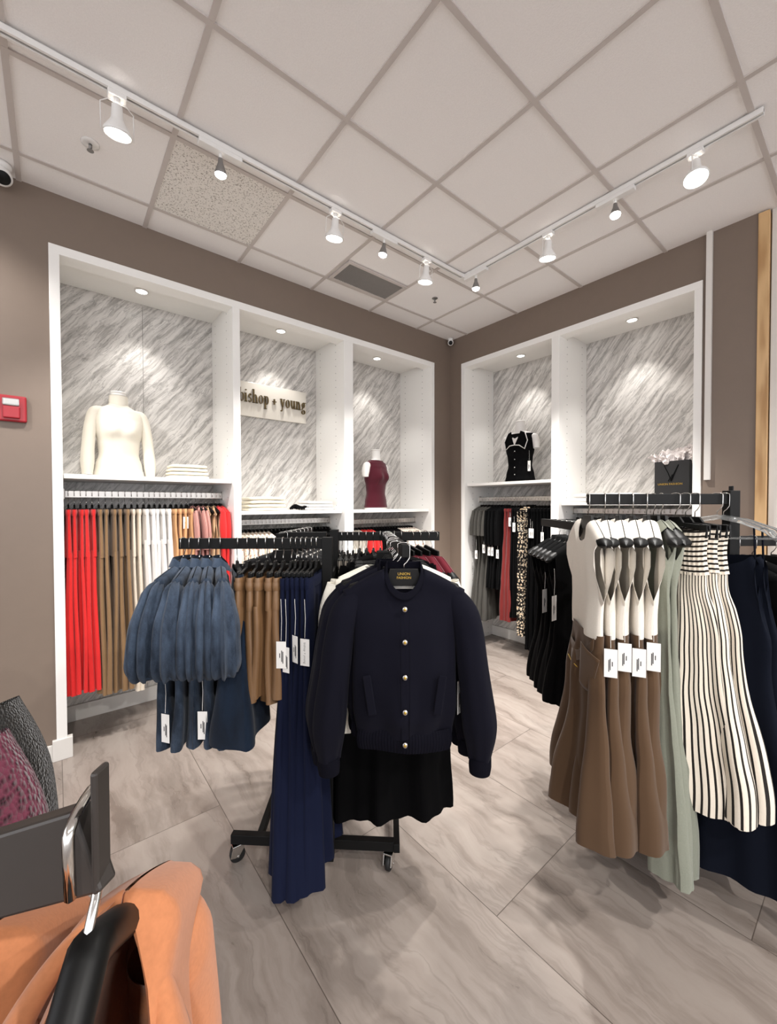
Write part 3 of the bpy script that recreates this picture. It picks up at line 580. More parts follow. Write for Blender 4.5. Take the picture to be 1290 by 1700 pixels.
def tube_mesh(mb, path, rad, fold=0, A=((0,0),(1,0)), ph=0.0, nu=36, nv=22, cr=.003, capb=False):
    """sleeve or leg: path of (x,y,z), rad of (half width in plane, half width along y)"""
    n = len(path)-1; P = [Vector(p) for p in path]
    def at(v):
        f = v*n; i = min(int(f), n-1); t = f-i
        p0 = P[max(i-1, 0)]; p1 = P[i]; p2 = P[i+1]; p3 = P[min(i+2, n)]
        pt = .5*((2*p1)+(p2-p0)*t+(2*p0-5*p1+4*p2-p3)*t*t+(3*p1-p0-3*p2+p3)*t**3)
        return pt, (rad[i][0]+(rad[i+1][0]-rad[i][0])*sm(t), rad[i][1]+(rad[i+1][1]-rad[i][1])*sm(t))
    def fn(u, v):
        p, r = at(v); a, _ = at(max(0, v-.02)); b_, _ = at(min(1, v+.02)); t = (b_-a).normalized()
        yv = Vector((0, 1, 0)); nx = yv.cross(t).normalized(); yv = t.cross(nx)
        k = 1.0
        if fold: k += foldf(u, fold, ph)*lerpkeys(A, v)
        k2 = 1+ cr*12*noise.noise(p*9+Vector((ph, cos(2*pi*u), sin(2*pi*u))))
        return p + nx*(r[0]*cos(2*pi*u)*k*k2) + yv*(r[1]*sin(2*pi*u)*k*k2)
    mb.grid(fn, nu, nv, capb=capb)
def band(mb, w, t, z0, z1, y=0, x=0, nu=48, bulge=.003):
    def fn(u, v):
        c, s = loopcs(u); e = bulge*sin(pi*v); return ((w+e)*c+x, (t+e)*s+y, z0+(z1-z0)*v)
    mb.grid(fn, nu, 4)
def price_tag(parent, x, y, z, drop=.14, rz=0.0, w=.034, h=.085, brand=False):
    """hang tag with string; x,y,z = where the string is fixed"""
    mb = MB(); mb.box((x, y, z-drop-h/2), (w, .0012, h), Matrix.Rotation(rz, 3, 'Z')); t = mb.build('price_tag', M['card'], parent)
    mb = MB(); mb.tube([(x, y, z), (x+.002, y-.002, z-drop*.5), (x, y, z-drop+.004)], .0008, 4); mb.build('string', M['card'], t)
    R = Matrix.Rotation(rz, 3, 'Z')
    if brand:
        for sg in (-1, 1):
            p = R @ Vector((0, -.0009*sg*1.0, 0)); o = text('bishop + young', .012, M['grey'], t, (x+p.x, y+p.y, z-drop-h*.52), (pi/2, radians(90), rz + (0 if sg > 0 else pi)), 'print', .0001)
    else:
        mb = MB()
        for sg in (-1, 1):
            for (dx, a, b_) in ((-.006, -.030, .012), (-.002, -.024, .016), (.005, -.010, .006)):
                p = R @ Vector((dx, sg*.0009, 0)); mb.box((x+p.x, y+p.y, z-drop-h/2+(a+b_)/2), (.0028, .0004, b_-a), R)
        mb.build('print', M['ink'], t)
    return t
def g_root(name, lab='', cat=''): return empty(name)
def trousers(name, mat, w=.17, t=.016, ztop=-.125, zhem=-1.1, flare=.0, legw=None, ph=0.0, fold=5, A=.006, crease=False, belt=None, nv=30, full=0.0):
    rt = empty(name); lw = legw or w*.52
    mb = MB(); hip = (zhem-ztop)*.26
    def fh(u, v):
        c, s = loopcs(u); k = sm(v); x = (w*(1-.0*k)+.012*k)*c; y = (t+.004*k)*s; z = ztop + hip*v
        f = foldf(u, fold, ph)*A*(.3+.7*k); return (x, y+f*s, z)
    mb.grid(fh, 64, 8)
    for sg in (-1, 1):
        cx = sg*(w-lw+.012)
        def fl(u, v, cx=cx, sg=sg):
            c, s = loopcs(u); z = ztop+hip*.88+(zhem-ztop-hip*.88)*v; W = lw + flare*v; TT = t*(.95+.5*v*(1 if flare else 0)) + full*v
            f = foldf(u, fold, ph+sg)*A*(.5+v*(1+flare*14)); return (cx + (W+f*.5)*c + .006*sin(3*v+ph), TT*s + f*s + .004*sin(5*v+ph+sg), z + .006*sin(ph+sg))
        mb.grid(fl, 56, nv)
    mb.build('legs', M[mat], rt, smooth=True)
    mb = MB(); band(mb, w+.001, t+.001, ztop+.004, ztop-.038); mb.build('waistband', M[mat], rt, smooth=True)
    if belt:
        mb = MB(); band(mb, w+.006, t+.006, ztop-.012, ztop-.042, bulge=.002); mb.build('belt', M[belt], rt, smooth=True)
        mb = MB(); mb.sheet(lambda u, v: (-w*.55+.05*u+.02*v*sin(ph), -t-.009-.004*sin(3*v), ztop-.02-.16*v*(1-.2*u)), 4, 8); mb.build('belt_end', M[belt], rt, smooth=True, solid=.0015)
    return rt
def skirt(name, mat, w=.15, wh=.24, t=.014, th=.05, ztop=-.125, zhem=-.7, fold=6, A=.02, ph=0.0, hemtilt=0.0):
    rt = empty(name); mb = MB()
    body_mesh(mb, [(0, w), (1, wh)], [(0, t), (1, th)], xs=w, ztip=ztop, neck=0.0001, ztop=ztop, zhem=zhem, nf=0, nb=0, fold=fold, A=((0, 0), (.2, A*.4), (1, A)), ph=ph, T0=t, hemtilt=hemtilt); mb.build('skirt_panel', M[mat], rt, smooth=True)
    mb = MB(); band(mb, w+.002, t+.002, ztop+.003, ztop-.035); mb.build('waistband', M[mat], rt, smooth=True); return rt
def top(name, mat, W=((0,.2),(1,.21)), T=((0,.016),(1,.02)), zhem=-.7, xs=.185, ztip=-.134, neck=.065, nf=.06, sl=None, slr=None, slf=0, slA=((0,0),(1,0)), fold=4, A=((0,0),(1,.006)), ph=0.0, arm=0.0, cuff=None, collar=False, cr=.004, slmat=None, T0=.018, nv=30, hemtilt=0, part='body_panel', ztop=-.098):
    rt = empty(name); mb = MB()
    body_mesh(mb, W, T, xs=xs, ztip=ztip, neck=neck, ztop=ztop, zhem=zhem, nf=nf, fold=fold, A=A, ph=ph, arm=arm, cr=cr, T0=T0, nv=nv, hemtilt=hemtilt); mb.build(part, M[mat], rt, smooth=True)
    if sl:
        for sg in (-1, 1):
            mb = MB(); tube_mesh(mb, [(sg*p[0], p[1], p[2]) for p in sl], slr, slf, slA, ph+sg); s_ = mb.build('sleeve', M[slmat or mat], rt, smooth=True)
            if cuff:
                e = sl[-1]; e0 = sl[-2]; d = (Vector(e)-Vector(e0)).normalized(); c0 = Vector(e)-d*.008; c1 = Vector(e)+d*cuff
                mb = MB(); r = slr[-1]; tube_mesh(mb, [(sg*c0.x, c0.y, c0.z), (sg*(c0.x+c1.x)/2, c0.y, (c0.z+c1.z)/2), (sg*c1.x, c1.y, c1.z)], [(r[0]*1.06, r[1]*1.06)]*3, nv=5); mb.build('cuff', M[slmat or mat], s_, smooth=True)
    if collar:
        mb = MB()
        def fc(u, v):
            a = 2*pi*u; zz = -.10-(.028 if sin(a) < 0 else 0)*abs(sin(a)); return ((neck+.002+.012*v)*cos(a), (.028+.016*v)*sin(a), zz+.034*(1-v)*1.0-.006)
        mb.grid(fc, 32, 5); mb.build('collar', M[mat], rt, smooth=True)
    return rt

ORD = ['first', 'second', 'third', 'fourth', 'fifth', 'sixth', 'seventh', 'eighth', 'ninth', 'tenth', 'eleventh', 'twelfth', 'thirteenth', 'fourteenth', 'fifteenth', 'sixteenth', 'seventeenth', 'eighteenth']
HP = {}          # hanger prototypes
def hanger_of(kind):
    if kind not in HP:
        HP[kind] = {'s': lambda: shoulder_hanger(), 'snarrow': lambda: shoulder_hanger(.17, -.15, .018), 'wide': lambda: shoulder_hanger(.2, -.185, .027), 'c': lambda: clip_hanger(), 'cw': lambda: clip_hanger(.15), 'clear': lambda: clear_hanger(), 'text': lambda: shoulder_hanger(txt=True)}[kind]()
        HP[kind]['_u'] = 0
        return HP[kind], True
    return copy_tree(HP[kind]), False
HK = {'s': 'black plastic shoulder hanger', 'snarrow': 'black plastic shoulder hanger', 'wide': 'black padded-end shoulder hanger', 'c': 'black clip hanger', 'cw': 'black clip hanger', 'clear': 'clear plastic hanger', 'text': 'black hanger with gold lettering'}
GP = set()
rnd = random.Random(7)
def hang(proto, loc, rz, label, cat, group, kind, where, tilt=0.0, sz=1.0, tags=None):
    """one garment and, as a thing of its own, the hanger that carries it"""
    if proto.name in GP:
        g = copy_tree(proto)
        for ch in list(g.children):
            if ch.name.startswith('price_tag'):
                for c2 in list(ch.children): bpy.data.objects.remove(c2)
                bpy.data.objects.remove(ch)
    else: g = proto; GP.add(proto.name)
    g.location = Vector(loc)+Vector((0, 0, .13*(sz-1))); g.rotation_euler = (0, tilt, rz); g.scale = (1, 1, sz); tag(g, label, cat, group)
    if tags:
        for a in tags: price_tag(g, *a[0], **a[1])
    if kind:
        h, first = hanger_of(kind); h.location = loc; h.rotation_euler = (0, tilt, rz)
        tag(h, HK[kind] + ' ' + where, 'hanger', 'hangers')
        if '_u' in h: del h['_u']
    return g

# ------------------------------------------------------------------ clothes on the niche rails
PR = {}
PR['redp'] = lambda i: trousers('trousers', 'red', .17, .014, zhem=-1.26, flare=.035, ph=i*1.3, fold=6, A=.007)
PR['tanp'] = lambda i: trousers('trousers', 'tan', .19, .014, zhem=-1.30, flare=.03, ph=i*1.7+1, fold=4, A=.008)
PR['creamp'] = lambda i: trousers('trousers', 'cream', .17, .014, zhem=-1.33, flare=.04, ph=i*1.1+2, fold=4, A=.006)
PR['whtp'] = lambda i: trousers('trousers', 'wht', .17, .016, zhem=-1.05, ph=i+3, fold=5, A=.006)
PR['peachs'] = lambda i: skirt('skirt', 'peach', .15, .19, .014, .026, zhem=-.95, fold=6, A=.008, ph=i*2)
PR['pinks'] = lambda i: top('blouse', 'pink', zhem=-.75, ph=i, xs=.16, W=((0,.17),(1,.19)), T=((0,.013),(1,.018)), sl=[(.15,0,-.15),(.2,0,-.27),(.22,0,-.42)], slr=[(.045,.014),(.055,.016),(.05,.014)])
PR['beiges'] = lambda i: top('knit_top', 'beige', zhem=-.62, ph=i, xs=.18, ztip=-.15, arm=.20, T=((0,.014),(1,.016)))
PR['redt'] = lambda i: top('blouse', 'red', zhem=-.7, ph=i+2, T=((0,.018),(1,.024)), sl=[(.17,0,-.15),(.18,0,-.27),(.19,0,-.40)], slr=[(.05,.018),(.055,.024),(.045,.018)], slf=5, slA=((0,.02),(1,.06)))
def nloc(key, pos): 
    x0, x1, w, zs, zr = NI[key]
    return ((pos, .25, zr), pi/2) if w == 'left' else ((.25, -pos, zr), 0)
def run(key, kind, start, step, n, fmt, cat, group, hk, variants=3, tags=None, rot=0.0, jit=.05):
    ps = [PR[kind](i) for i in range(min(variants, n))]
    for i in range(n):
        pos = start + step*i; loc, rz = nloc(key, pos); tg = None
        if tags and i in tags: tg = [tags[i]]
        w = 'from the corner' if key[0] == 'R' else 'from the left'
        hang(ps[i % len(ps)], loc, rz + rot + rnd.uniform(-jit, jit), fmt.format(ORD[i] if n > 1 else 'only'), cat, group, hk, 'carrying the ' + (ORD[i] + ' ' if n > 1 else '') + group, tags=tg)
run('L1', 'redp', -3.365, .031, 5, 'coral red wide trousers, {} from the left in the wide left niche', 'trousers', 'red trousers in the wide left niche', 'c')
run('L1', 'tanp', -3.205, .037, 5, 'tan twill trousers, {} from the red ones in the wide left niche', 'trousers', 'tan trousers in the wide left niche', 'c')
run('L1', 'creamp', -3.018, .035, 2, 'cream trousers, {} after the tan ones in the wide left niche', 'trousers', 'cream trousers in the wide left niche', 'c')
run('L1', 'whtp', -2.945, .034, 5, 'white trousers, {} of the white ones in the wide left niche', 'trousers', 'white trousers in the wide left niche', 'c')
run('L1', 'peachs', -2.772, .036, 4, 'peach beige satin skirt, {} after the white trousers in the left niche', 'skirt', 'peach skirts in the wide left niche', 'c', tags={2: ((-.14, 0, -.14), dict(drop=.04, rz=pi/2))})
run('L1', 'pinks', -2.632, .036, 3, 'pink checked blouse, {} after the peach skirts in the left niche', 'blouse', 'pink checked blouses in the left niche', 's')
run('L1', 'beiges', -2.525, .042, 2, 'beige sleeveless knit top, {} one before the red blouses', 'top', 'beige knit tops in the left niche', 's', jit=.02)
run('L1', 'redt', -2.452, .03, 2, 'bright red blouse, {} at the right end of the wide left niche', 'blouse', 'red blouses in the left niche', 's', jit=.02)
PR['florb'] = lambda i: top('blouse', 'floral', zhem=-.72, ph=i, T=((0,.014),(1,.018)), sl=[(.17,0,-.15),(.19,0,-.3),(.195,0,-.45)], slr=[(.045,.014),(.06,.018),(.045,.014)])
PR['blkb'] = lambda i: top('blouse', 'blk', zhem=-.75, ph=i, T=((0,.013),(1,.017)), sl=[(.17,0,-.15),(.19,0,-.3),(.195,0,-.5)], slr=[(.045,.013),(.05,.016),(.04,.013)])
PR['creamb'] = lambda i: top('blouse', 'ivk', zhem=-.66, ph=i, T=((0,.013),(1,.017)), arm=.14)
PR['blkt'] = lambda i: top('sleeveless_top', 'blk', zhem=-.62, ph=i, T=((0,.013),(1,.016)), arm=.15)
run('L2', 'florb', -2.32, .034, 9, 'cream floral blouse, {} from the left under the shop sign', 'blouse', 'floral blouses under the shop sign', 's', 2)
run('L2', 'blkb', -2.012, .034, 5, 'black blouse, {} after the floral ones under the shop sign', 'blouse', 'black blouses under the shop sign', 's', 2)
run('L2', 'creamb', -1.84, .036, 5, 'ivory sleeveless top, {} of the ivory ones under the shop sign', 'top', 'ivory tops under the shop sign', 's', 2)
run('L2', 'blkt', -1.655, .034, 7, 'black sleeveless top, {} of those at the right under the sign', 'top', 'black tops under the shop sign', 's', 2)
PR['burgb'] = lambda i: top('blouse', 'dkred', zhem=-.7, ph=i, T=((0,.013),(1,.017)), sl=[(.17,0,-.15),(.19,0,-.3),(.195,0,-.45)], slr=[(.045,.014),(.06,.018),(.045,.014)])
PR['redl'] = lambda i: top('blouse', 'red', zhem=-.66, ph=i, T=((0,.014),(1,.018)), sl=[(.165,0,-.15),(.18,0,-.26),(.185,0,-.36)], slr=[(.05,.016),(.06,.02),(.045,.014)])
run('L3', 'creamb', -1.295, .034, 6, 'ivory sleeveless top, {} from the left in the burgundy mannequin niche', 'top', 'ivory tops under the burgundy mannequin', 's', 2)
run('L3', 'redl', -1.085, .038, 4, 'bright red blouse, {} from the left in the burgundy mannequin niche', 'blouse', 'red blouses under the burgundy mannequin', 's', 2)
run('L3', 'blkb', -.93, .036, 9, 'black blouse, {} from the left in the burgundy mannequin niche', 'blouse', 'black blouses under the burgundy mannequin', 's', 2)
run('L3', 'florb', -.605, .036, 7, 'cream floral blouse, {} from the left in the burgundy mannequin niche', 'blouse', 'floral blouses under the burgundy mannequin', 's', 2)
PR['greyd'] = lambda i: top('dress', 'charc', W=((0,.18),(.35,.15),(1,.235)), T=((0,.016),(.35,.014),(1,.05)), zhem=-1.30, ph=i*2, fold=6, A=((0,0),(.35,.002),(1,.014)), sl=[(.165,0,-.15),(.185,0,-.27),(.19,0,-.41)], slr=[(.045,.018),(.055,.026),(.055,.03)], slf=4, slA=((0,0),(1,.1)))
PR['blkd'] = lambda i: top('dress', 'blk', W=((0,.18),(.4,.15),(1,.2)), T=((0,.015),(1,.02)), zhem=-.95, ph=i, sl=[(.17,0,-.145),(.185,0,-.3),(.19,0,-.5)], slr=[(.045,.015),(.05,.017),(.04,.015)])
PR['redd'] = lambda i: skirt('skirt', 'dkred', .15, .21, .016, .04, zhem=-1.25, fold=9, A=.012, ph=i*2)
PR['leot'] = lambda i: top('blouse', 'leo', zhem=-1.36, ph=i, T=((0,.015),(1,.02)), arm=.12)
PR['blkl'] = lambda i: skirt('skirt', 'blkv', .15, .19, .015, .03, zhem=-1.48, fold=6, A=.008, ph=i)
PR['blkp'] = lambda i: trousers('trousers', 'blk', .17, .014, zhem=-1.2, flare=.02, ph=i*1.3, fold=5, A=.005)
TGN = lambda x, z, d=.12: ((x, -.0, z), dict(drop=d, rz=pi/2, w=.03, h=.09))
run('R1', 'greyd', .265, .043, 4, 'charcoal tweed dress with elbow sleeves, {} from the room corner', 'dress', 'charcoal tweed dresses beside the corner', 's', tags={1: TGN(-.20, -.45), 3: TGN(-.2, -.38)}, rot=.12)
run('R1', 'blkd', .44, .036, 5, 'black sleeved dress, {} after the charcoal ones beside the corner', 'dress', 'black dresses beside the corner', 's', tags={1: TGN(-.2, -.40), 2: TGN(-.2, -.40), 4: TGN(-.2, -.42)}, rot=.1)
run('R1', 'redd', .632, .035, 3, 'long brick red pleated skirt, {} of three in the niche right of the corner', 'skirt', 'brick red skirts right of the corner', 'c', rot=.08, tags={2: TGN(-.17, -.16, .05)})
run('R1', 'blkp', .735, .033, 3, 'black trousers, {} after the red skirts right of the corner', 'trousers', 'black trousers right of the corner', 'c', tags={1: TGN(-.18, -.2, .06)})
run('R1', 'leot', .832, .038, 2, 'leopard print long top, {} of two right of the corner', 'top', 'leopard print tops right of the corner', 's', tags={0: TGN(-.18, -.2, .05)})
run('R1', 'blkl', .905, .034, 8, 'long black skirt, {} before the white divider right of the corner', 'skirt', 'long black skirts right of the corner', 'c', tags={1: TGN(-.17, -.22, .09), 2: TGN(-.17, -.24, .07), 5: TGN(-.17, -.24, .1)})
PR['strt'] = lambda i: top('blouse', 'bwst', zhem=-.6, ph=i, T=((0,.015),(1,.018)), sl=[(.17,0,-.145),(.18,0,-.25),(.185,0,-.34)], slr=[(.055,.018),(.06,.02),(.055,.018)])
run('R2', 'strt', 1.32, .045, 3, 'blue white and black striped blouse, {} from the white divider on the right', 'top', 'striped tops in the gift bag niche', 's', rot=.3)
run('R2', 'blkt', 1.47, .04, 12, 'black sleeveless top, {} of the row below the gift bag', 'top', 'black tops below the gift bag', 's', 2)
run('R2', 'creamb', 1.965, .04, 5, 'ivory sleeveless top, {} at the far right below the gift bag', 'top', 'ivory tops below the gift bag', 's', 2)

# ------------------------------------------------------------------ free-standing racks
def beam(mb, a, b_, w=.022, h=.042):
    a = Vector(a); b_ = Vector(b_); d = b_-a; c = (a+b_)/2; rot = Matrix.Rotation(atan2(d.y, d.x), 3, 'Z'); mb.box(c, (Vector((d.x, d.y, 0)).length, w, h), rot)
def arm(rt, a, b_, ztop, name='arm', w=.022, h=.042):
    a = a.copy(); b_ = b_.copy(); a.z = b_.z = ztop-h/2; mb = MB(); beam(mb, a, b_, w, h); return mb.build(name, M['black'], rt, bevel=.002)
def caster(rt, p, rz):
    c = empty('caster', (p.x, p.y, 0), rz); c.parent = rt
    mb = MB(); mb.lathe([(.024, -.011), (.031, -.009), (.031, .009), (.024, .011)], (0, 0, .031), 20, 'y'); mb.build('wheel', M['blackrub'], c, smooth=True)
    mb = MB(); mb.prism([(-.03, .032), (-.012, .028), (.004, .03), (.026, .062), (.02, .075), (-.02, .075)], -.019, -.014); mb.prism([(-.03, .032), (-.012, .028), (.004, .03), (.026, .062), (.02, .075), (-.02, .075)], .014, .019); mb.b(-.022, .024, -.019, .019, .071, .077); mb.tube([(0, -.02, .031), (0, .02, .031)], .005, 8); mb.tube([(.004, 0, .076), (.004, 0, .085)], .008, 10)
    mb.build('fork', M['chrome'], c, bevel=.001)
def post(rt, x, d, ztop, w=.04, z0=.09, name='post'):
    p = cf(x, d, 0); mb = MB(); mb.box((p.x, p.y, (z0+ztop)/2), (w, .04, ztop-z0), Matrix.Rotation(-YAW, 3, 'Z')); return mb.build(name, M['black'], rt, bevel=.002)
# centre four-way rack
rk = empty('clothing_rack'); tag(rk, 'black four-way metal clothing rack on casters in the middle of the floor', 'clothing rack', 'black metal racks')
ZB = 1.378
post(rk, -.242, 1.61, ZB+.003); post(rk, -.262, 1.965, ZB+.012)
arm(rk, cf(-.828, 1.61, 0), cf(-.24, 1.61, 0), ZB); arm(rk, cf(-.262, 1.965, 0), cf(.245, 1.965, 0), ZB)
arm(rk, cf(.053, 1.295, 0), cf(-.004, 1.965, 0), ZB+.004); arm(rk, cf(-.30, 1.965, 0), cf(-.5, 1.965, 0), ZB, 'side_arm'); arm(rk, cf(-.505, 1.86, 0), cf(-.46, 2.42, 0), ZB)
for z in (1.2, .1): 
    mb = MB(); beam(mb, cf(-.242, 1.63, z), cf(-.262, 1.95, z), .02, .03); mb.build('cross_member', M['black'], rk, bevel=.002)
mb = MB(); beam(mb, cf(-.262, 1.965, 1.2), cf(.05, 1.965, 1.2), .02, .02); mb.build('cross_member', M['black'], rk, bevel=.002)
arm(rk, cf(-.667, 1.70, 0), cf(.02, 1.66, 0), .122, 'base_beam', .03, .04); arm(rk, cf(.03, 1.64, 0), cf(.03, 2.2, 0), .118, 'base_beam', .025, .036); arm(rk, cf(-.55, 1.71, 0), cf(-.57, 2.3, 0), .118, 'base_beam', .025, .036); arm(rk, cf(-.60, 2.25, 0), cf(.1, 2.22, 0), .122, 'base_beam', .03, .04)
caster(rk, cf(-.645, 1.70, 0), -YAW+.6); caster(rk, cf(.0, 1.66, 0), -YAW+1.2); caster(rk, cf(-.58, 2.3, 0), .3); caster(rk, cf(.06, 2.24, 0), .9)
# right-hand rack
rk = empty('clothing_rack'); tag(rk, 'tall black metal clothing rack at the right full of long dresses', 'clothing rack', 'black metal racks')
ZR2 = 1.549
post(rk, 1.347, 1.6, ZR2+.012); mb = MB(); p = cf(1.347, 1.6, 0); mb.box((p.x, p.y, ZR2+.021), (.014, .014, .018)); mb.build('post_knob', M['black'], rk, bevel=.002)
arm(rk, cf(.785, 1.6, 0), cf(1.33, 1.6, 0), ZR2); arm(rk, cf(1.37, 1.72, 0), cf(2.25, 1.72, 0), ZB-.005); arm(rk, cf(1.35, 1.6, 0), cf(1.41, 1.72, 0), ZB-.005, 'side_arm'); arm(rk, cf(.93, 1.95, 0), cf(.95, 2.5, 0), 1.42); arm(rk, cf(.95, 2.45, 0), cf(1.36, 2.4, 0), 1.42, 'side_arm')
post(rk, 1.37, 2.4, 1.45); arm(rk, cf(1.347, 1.6, 0), cf(1.37, 2.4, 0), .5, 'cross_member', .02, .03)
arm(rk, cf(.95, 1.76, 0), cf(1.9, 1.70, 0), .122, 'base_beam', .03, .04); arm(rk, cf(1.07, 1.76, 0), cf(1.1, 2.4, 0), .12, 'base_beam', .025, .036); arm(rk, cf(1.55, 1.42, 0), cf(1.62, 2.3, 0), .118, 'base_beam', .025, .036)
for a in ((1.06, 1.75), (1.1, 2.38), (1.57, 1.45), (1.62, 2.28)): caster(rk, cf(a[0], a[1], 0), a[0]*3)

def hb(proto, x, d, z, dx, dd, label, cat, group, kind, where, tags=None, tilt=0.0, sz=1.0):
    return hang(proto, cf(x, d, z), cfang(dx, dd), label, cat, group, kind, where, tilt, sz, tags)
# --- left arm: five denim shirts/dresses, dark denim skirt, leather shorts, navy trousers (width runs away from the viewer, so X- is the near end)
SLV = [(.165, 0, -.150), (.205, 0, -.195), (.246, 0, -.29), (.262, 0, -.39), (.255, 0, -.44)]
def denimd(i):
    g = top('denim_dress', 'denim', W=((0, .19), (.5, .185), (1, .20)), T=((0, .018), (.5, .02), (1, .032)), zhem=-.735, ztip=-.128, xs=.19, T0=.022, ph=i*2.1, fold=4, A=((0, 0), (.5, .004), (1, .010)), sl=SLV, slr=[(.022, .014), (.052, .034), (.068, .048), (.064, .048), (.042, .036)], slf=9, slA=((0, .20), (.5, .12), (1, .26)), collar=True, neck=.06, nf=.05)
    for ch in list(g.children):
        if ch.name.startswith('sleeve'):
            sg = 1 if ch.data.vertices[0].co.x > 0 else -1; mb = MB()
            mb.tube([(sg*.255+.040*cos(a), .036*sin(a)*1.1, -.44+.012*sin(3*a)+.014*cos(a)*sg) for a in [2*pi*k/16 for k in range(17)]], .0065, 6); mb.build('elastic_cuff', M['denim'], ch, smooth=True)
    mb = MB()
    for s in (-1, 1):
        mb = MB(); mb.tube([(s*.19, .0, -.22), (s*.187, .0, -.45), (s*.195, .004, -.73)], .0016, 5); mb.build('side_seam', M['denim'], g, smooth=True)
    return g
ps = [denimd(i) for i in range(3)]
DN = [(-.815, .01, 1), (-.785, .19, .98), (-.75, .30, .95), (-.71, .34, .94), (-.668, .41, .91)]
for i, (x, a, b_) in enumerate(DN):
    hb(ps[i % 3], x, 1.61, ZB, -a, b_, 'blue denim puff-sleeve dress, %s from the left on the centre rack' % ORD[i], 'dress', 'denim dresses on the centre rack', 's', 'in the %s denim dress of the centre rack' % ORD[i],
       tags=[((-.20, -.03, -.46), dict(drop=.14, rz=pi/2*.8, w=.034, h=.10))] if i in (0, 2, 4) else None)
dsk = skirt('denim_skirt', 'ddenim', .15, .27, .014, .075, zhem=-.70, fold=3, A=.03, ph=1.2, hemtilt=.015)
hb(dsk, -.60, 1.61, ZB, -.42, .9, 'dark navy denim flared skirt between denim dresses and tan shorts', 'skirt', None, 'c', 'holding the dark denim flared skirt')
PRL = [trousers('leather_shorts', 'leather', .155, .021, zhem=-.56, ztop=-.135, flare=.02, legw=.085, ph=i*1.9, fold=4, A=.006, belt='leather', nv=14) for i in range(3)]
for i, x in enumerate((-.556, -.518, -.484, -.450, -.418)):
    hb(PRL[i % 3], x, 1.61, ZB, -.08-.03*(i % 2), .99, 'tan faux leather belted shorts, %s from the left on the centre rack' % ORD[i], 'shorts', 'tan shorts on the centre rack', 'c', 'holding the %s tan shorts' % ORD[i], sz=1+.03*(i % 2))
PRN = [trousers('trousers', 'navy', .165, .017, zhem=-1.235, ztop=-.135, flare=.05, legw=.095, ph=i*1.4, fold=5, A=.009, full=.030) for i in range(3)]
NV = (-.385, -.365, -.344, -.325, -.302, -.282)
for i, x in enumerate(NV):
    tg = {0: [((-.186, -.0, -.2), dict(drop=.15, rz=pi/2*.95, w=.035, h=.095))], 1: [((-.186, 0, -.2), dict(drop=.17, rz=pi*.35, w=.03, h=.09))], 3: [((-.186, 0, -.2), dict(drop=.13, rz=pi*.28, w=.030, h=.095))], 5: [((-.190, 0, -.2), dict(drop=.14, rz=pi*.42, w=.036, h=.095, brand=True))]}.get(i)
    hb(PRN[i % 3], x, 1.61, ZB, -.03+.02*i, .99, 'long navy wide-leg trousers, %s from the left on the centre rack' % ORD[i], 'trousers', 'navy trousers on the centre rack', 'c', 'holding the %s navy trousers' % ORD[i], tags=tg)
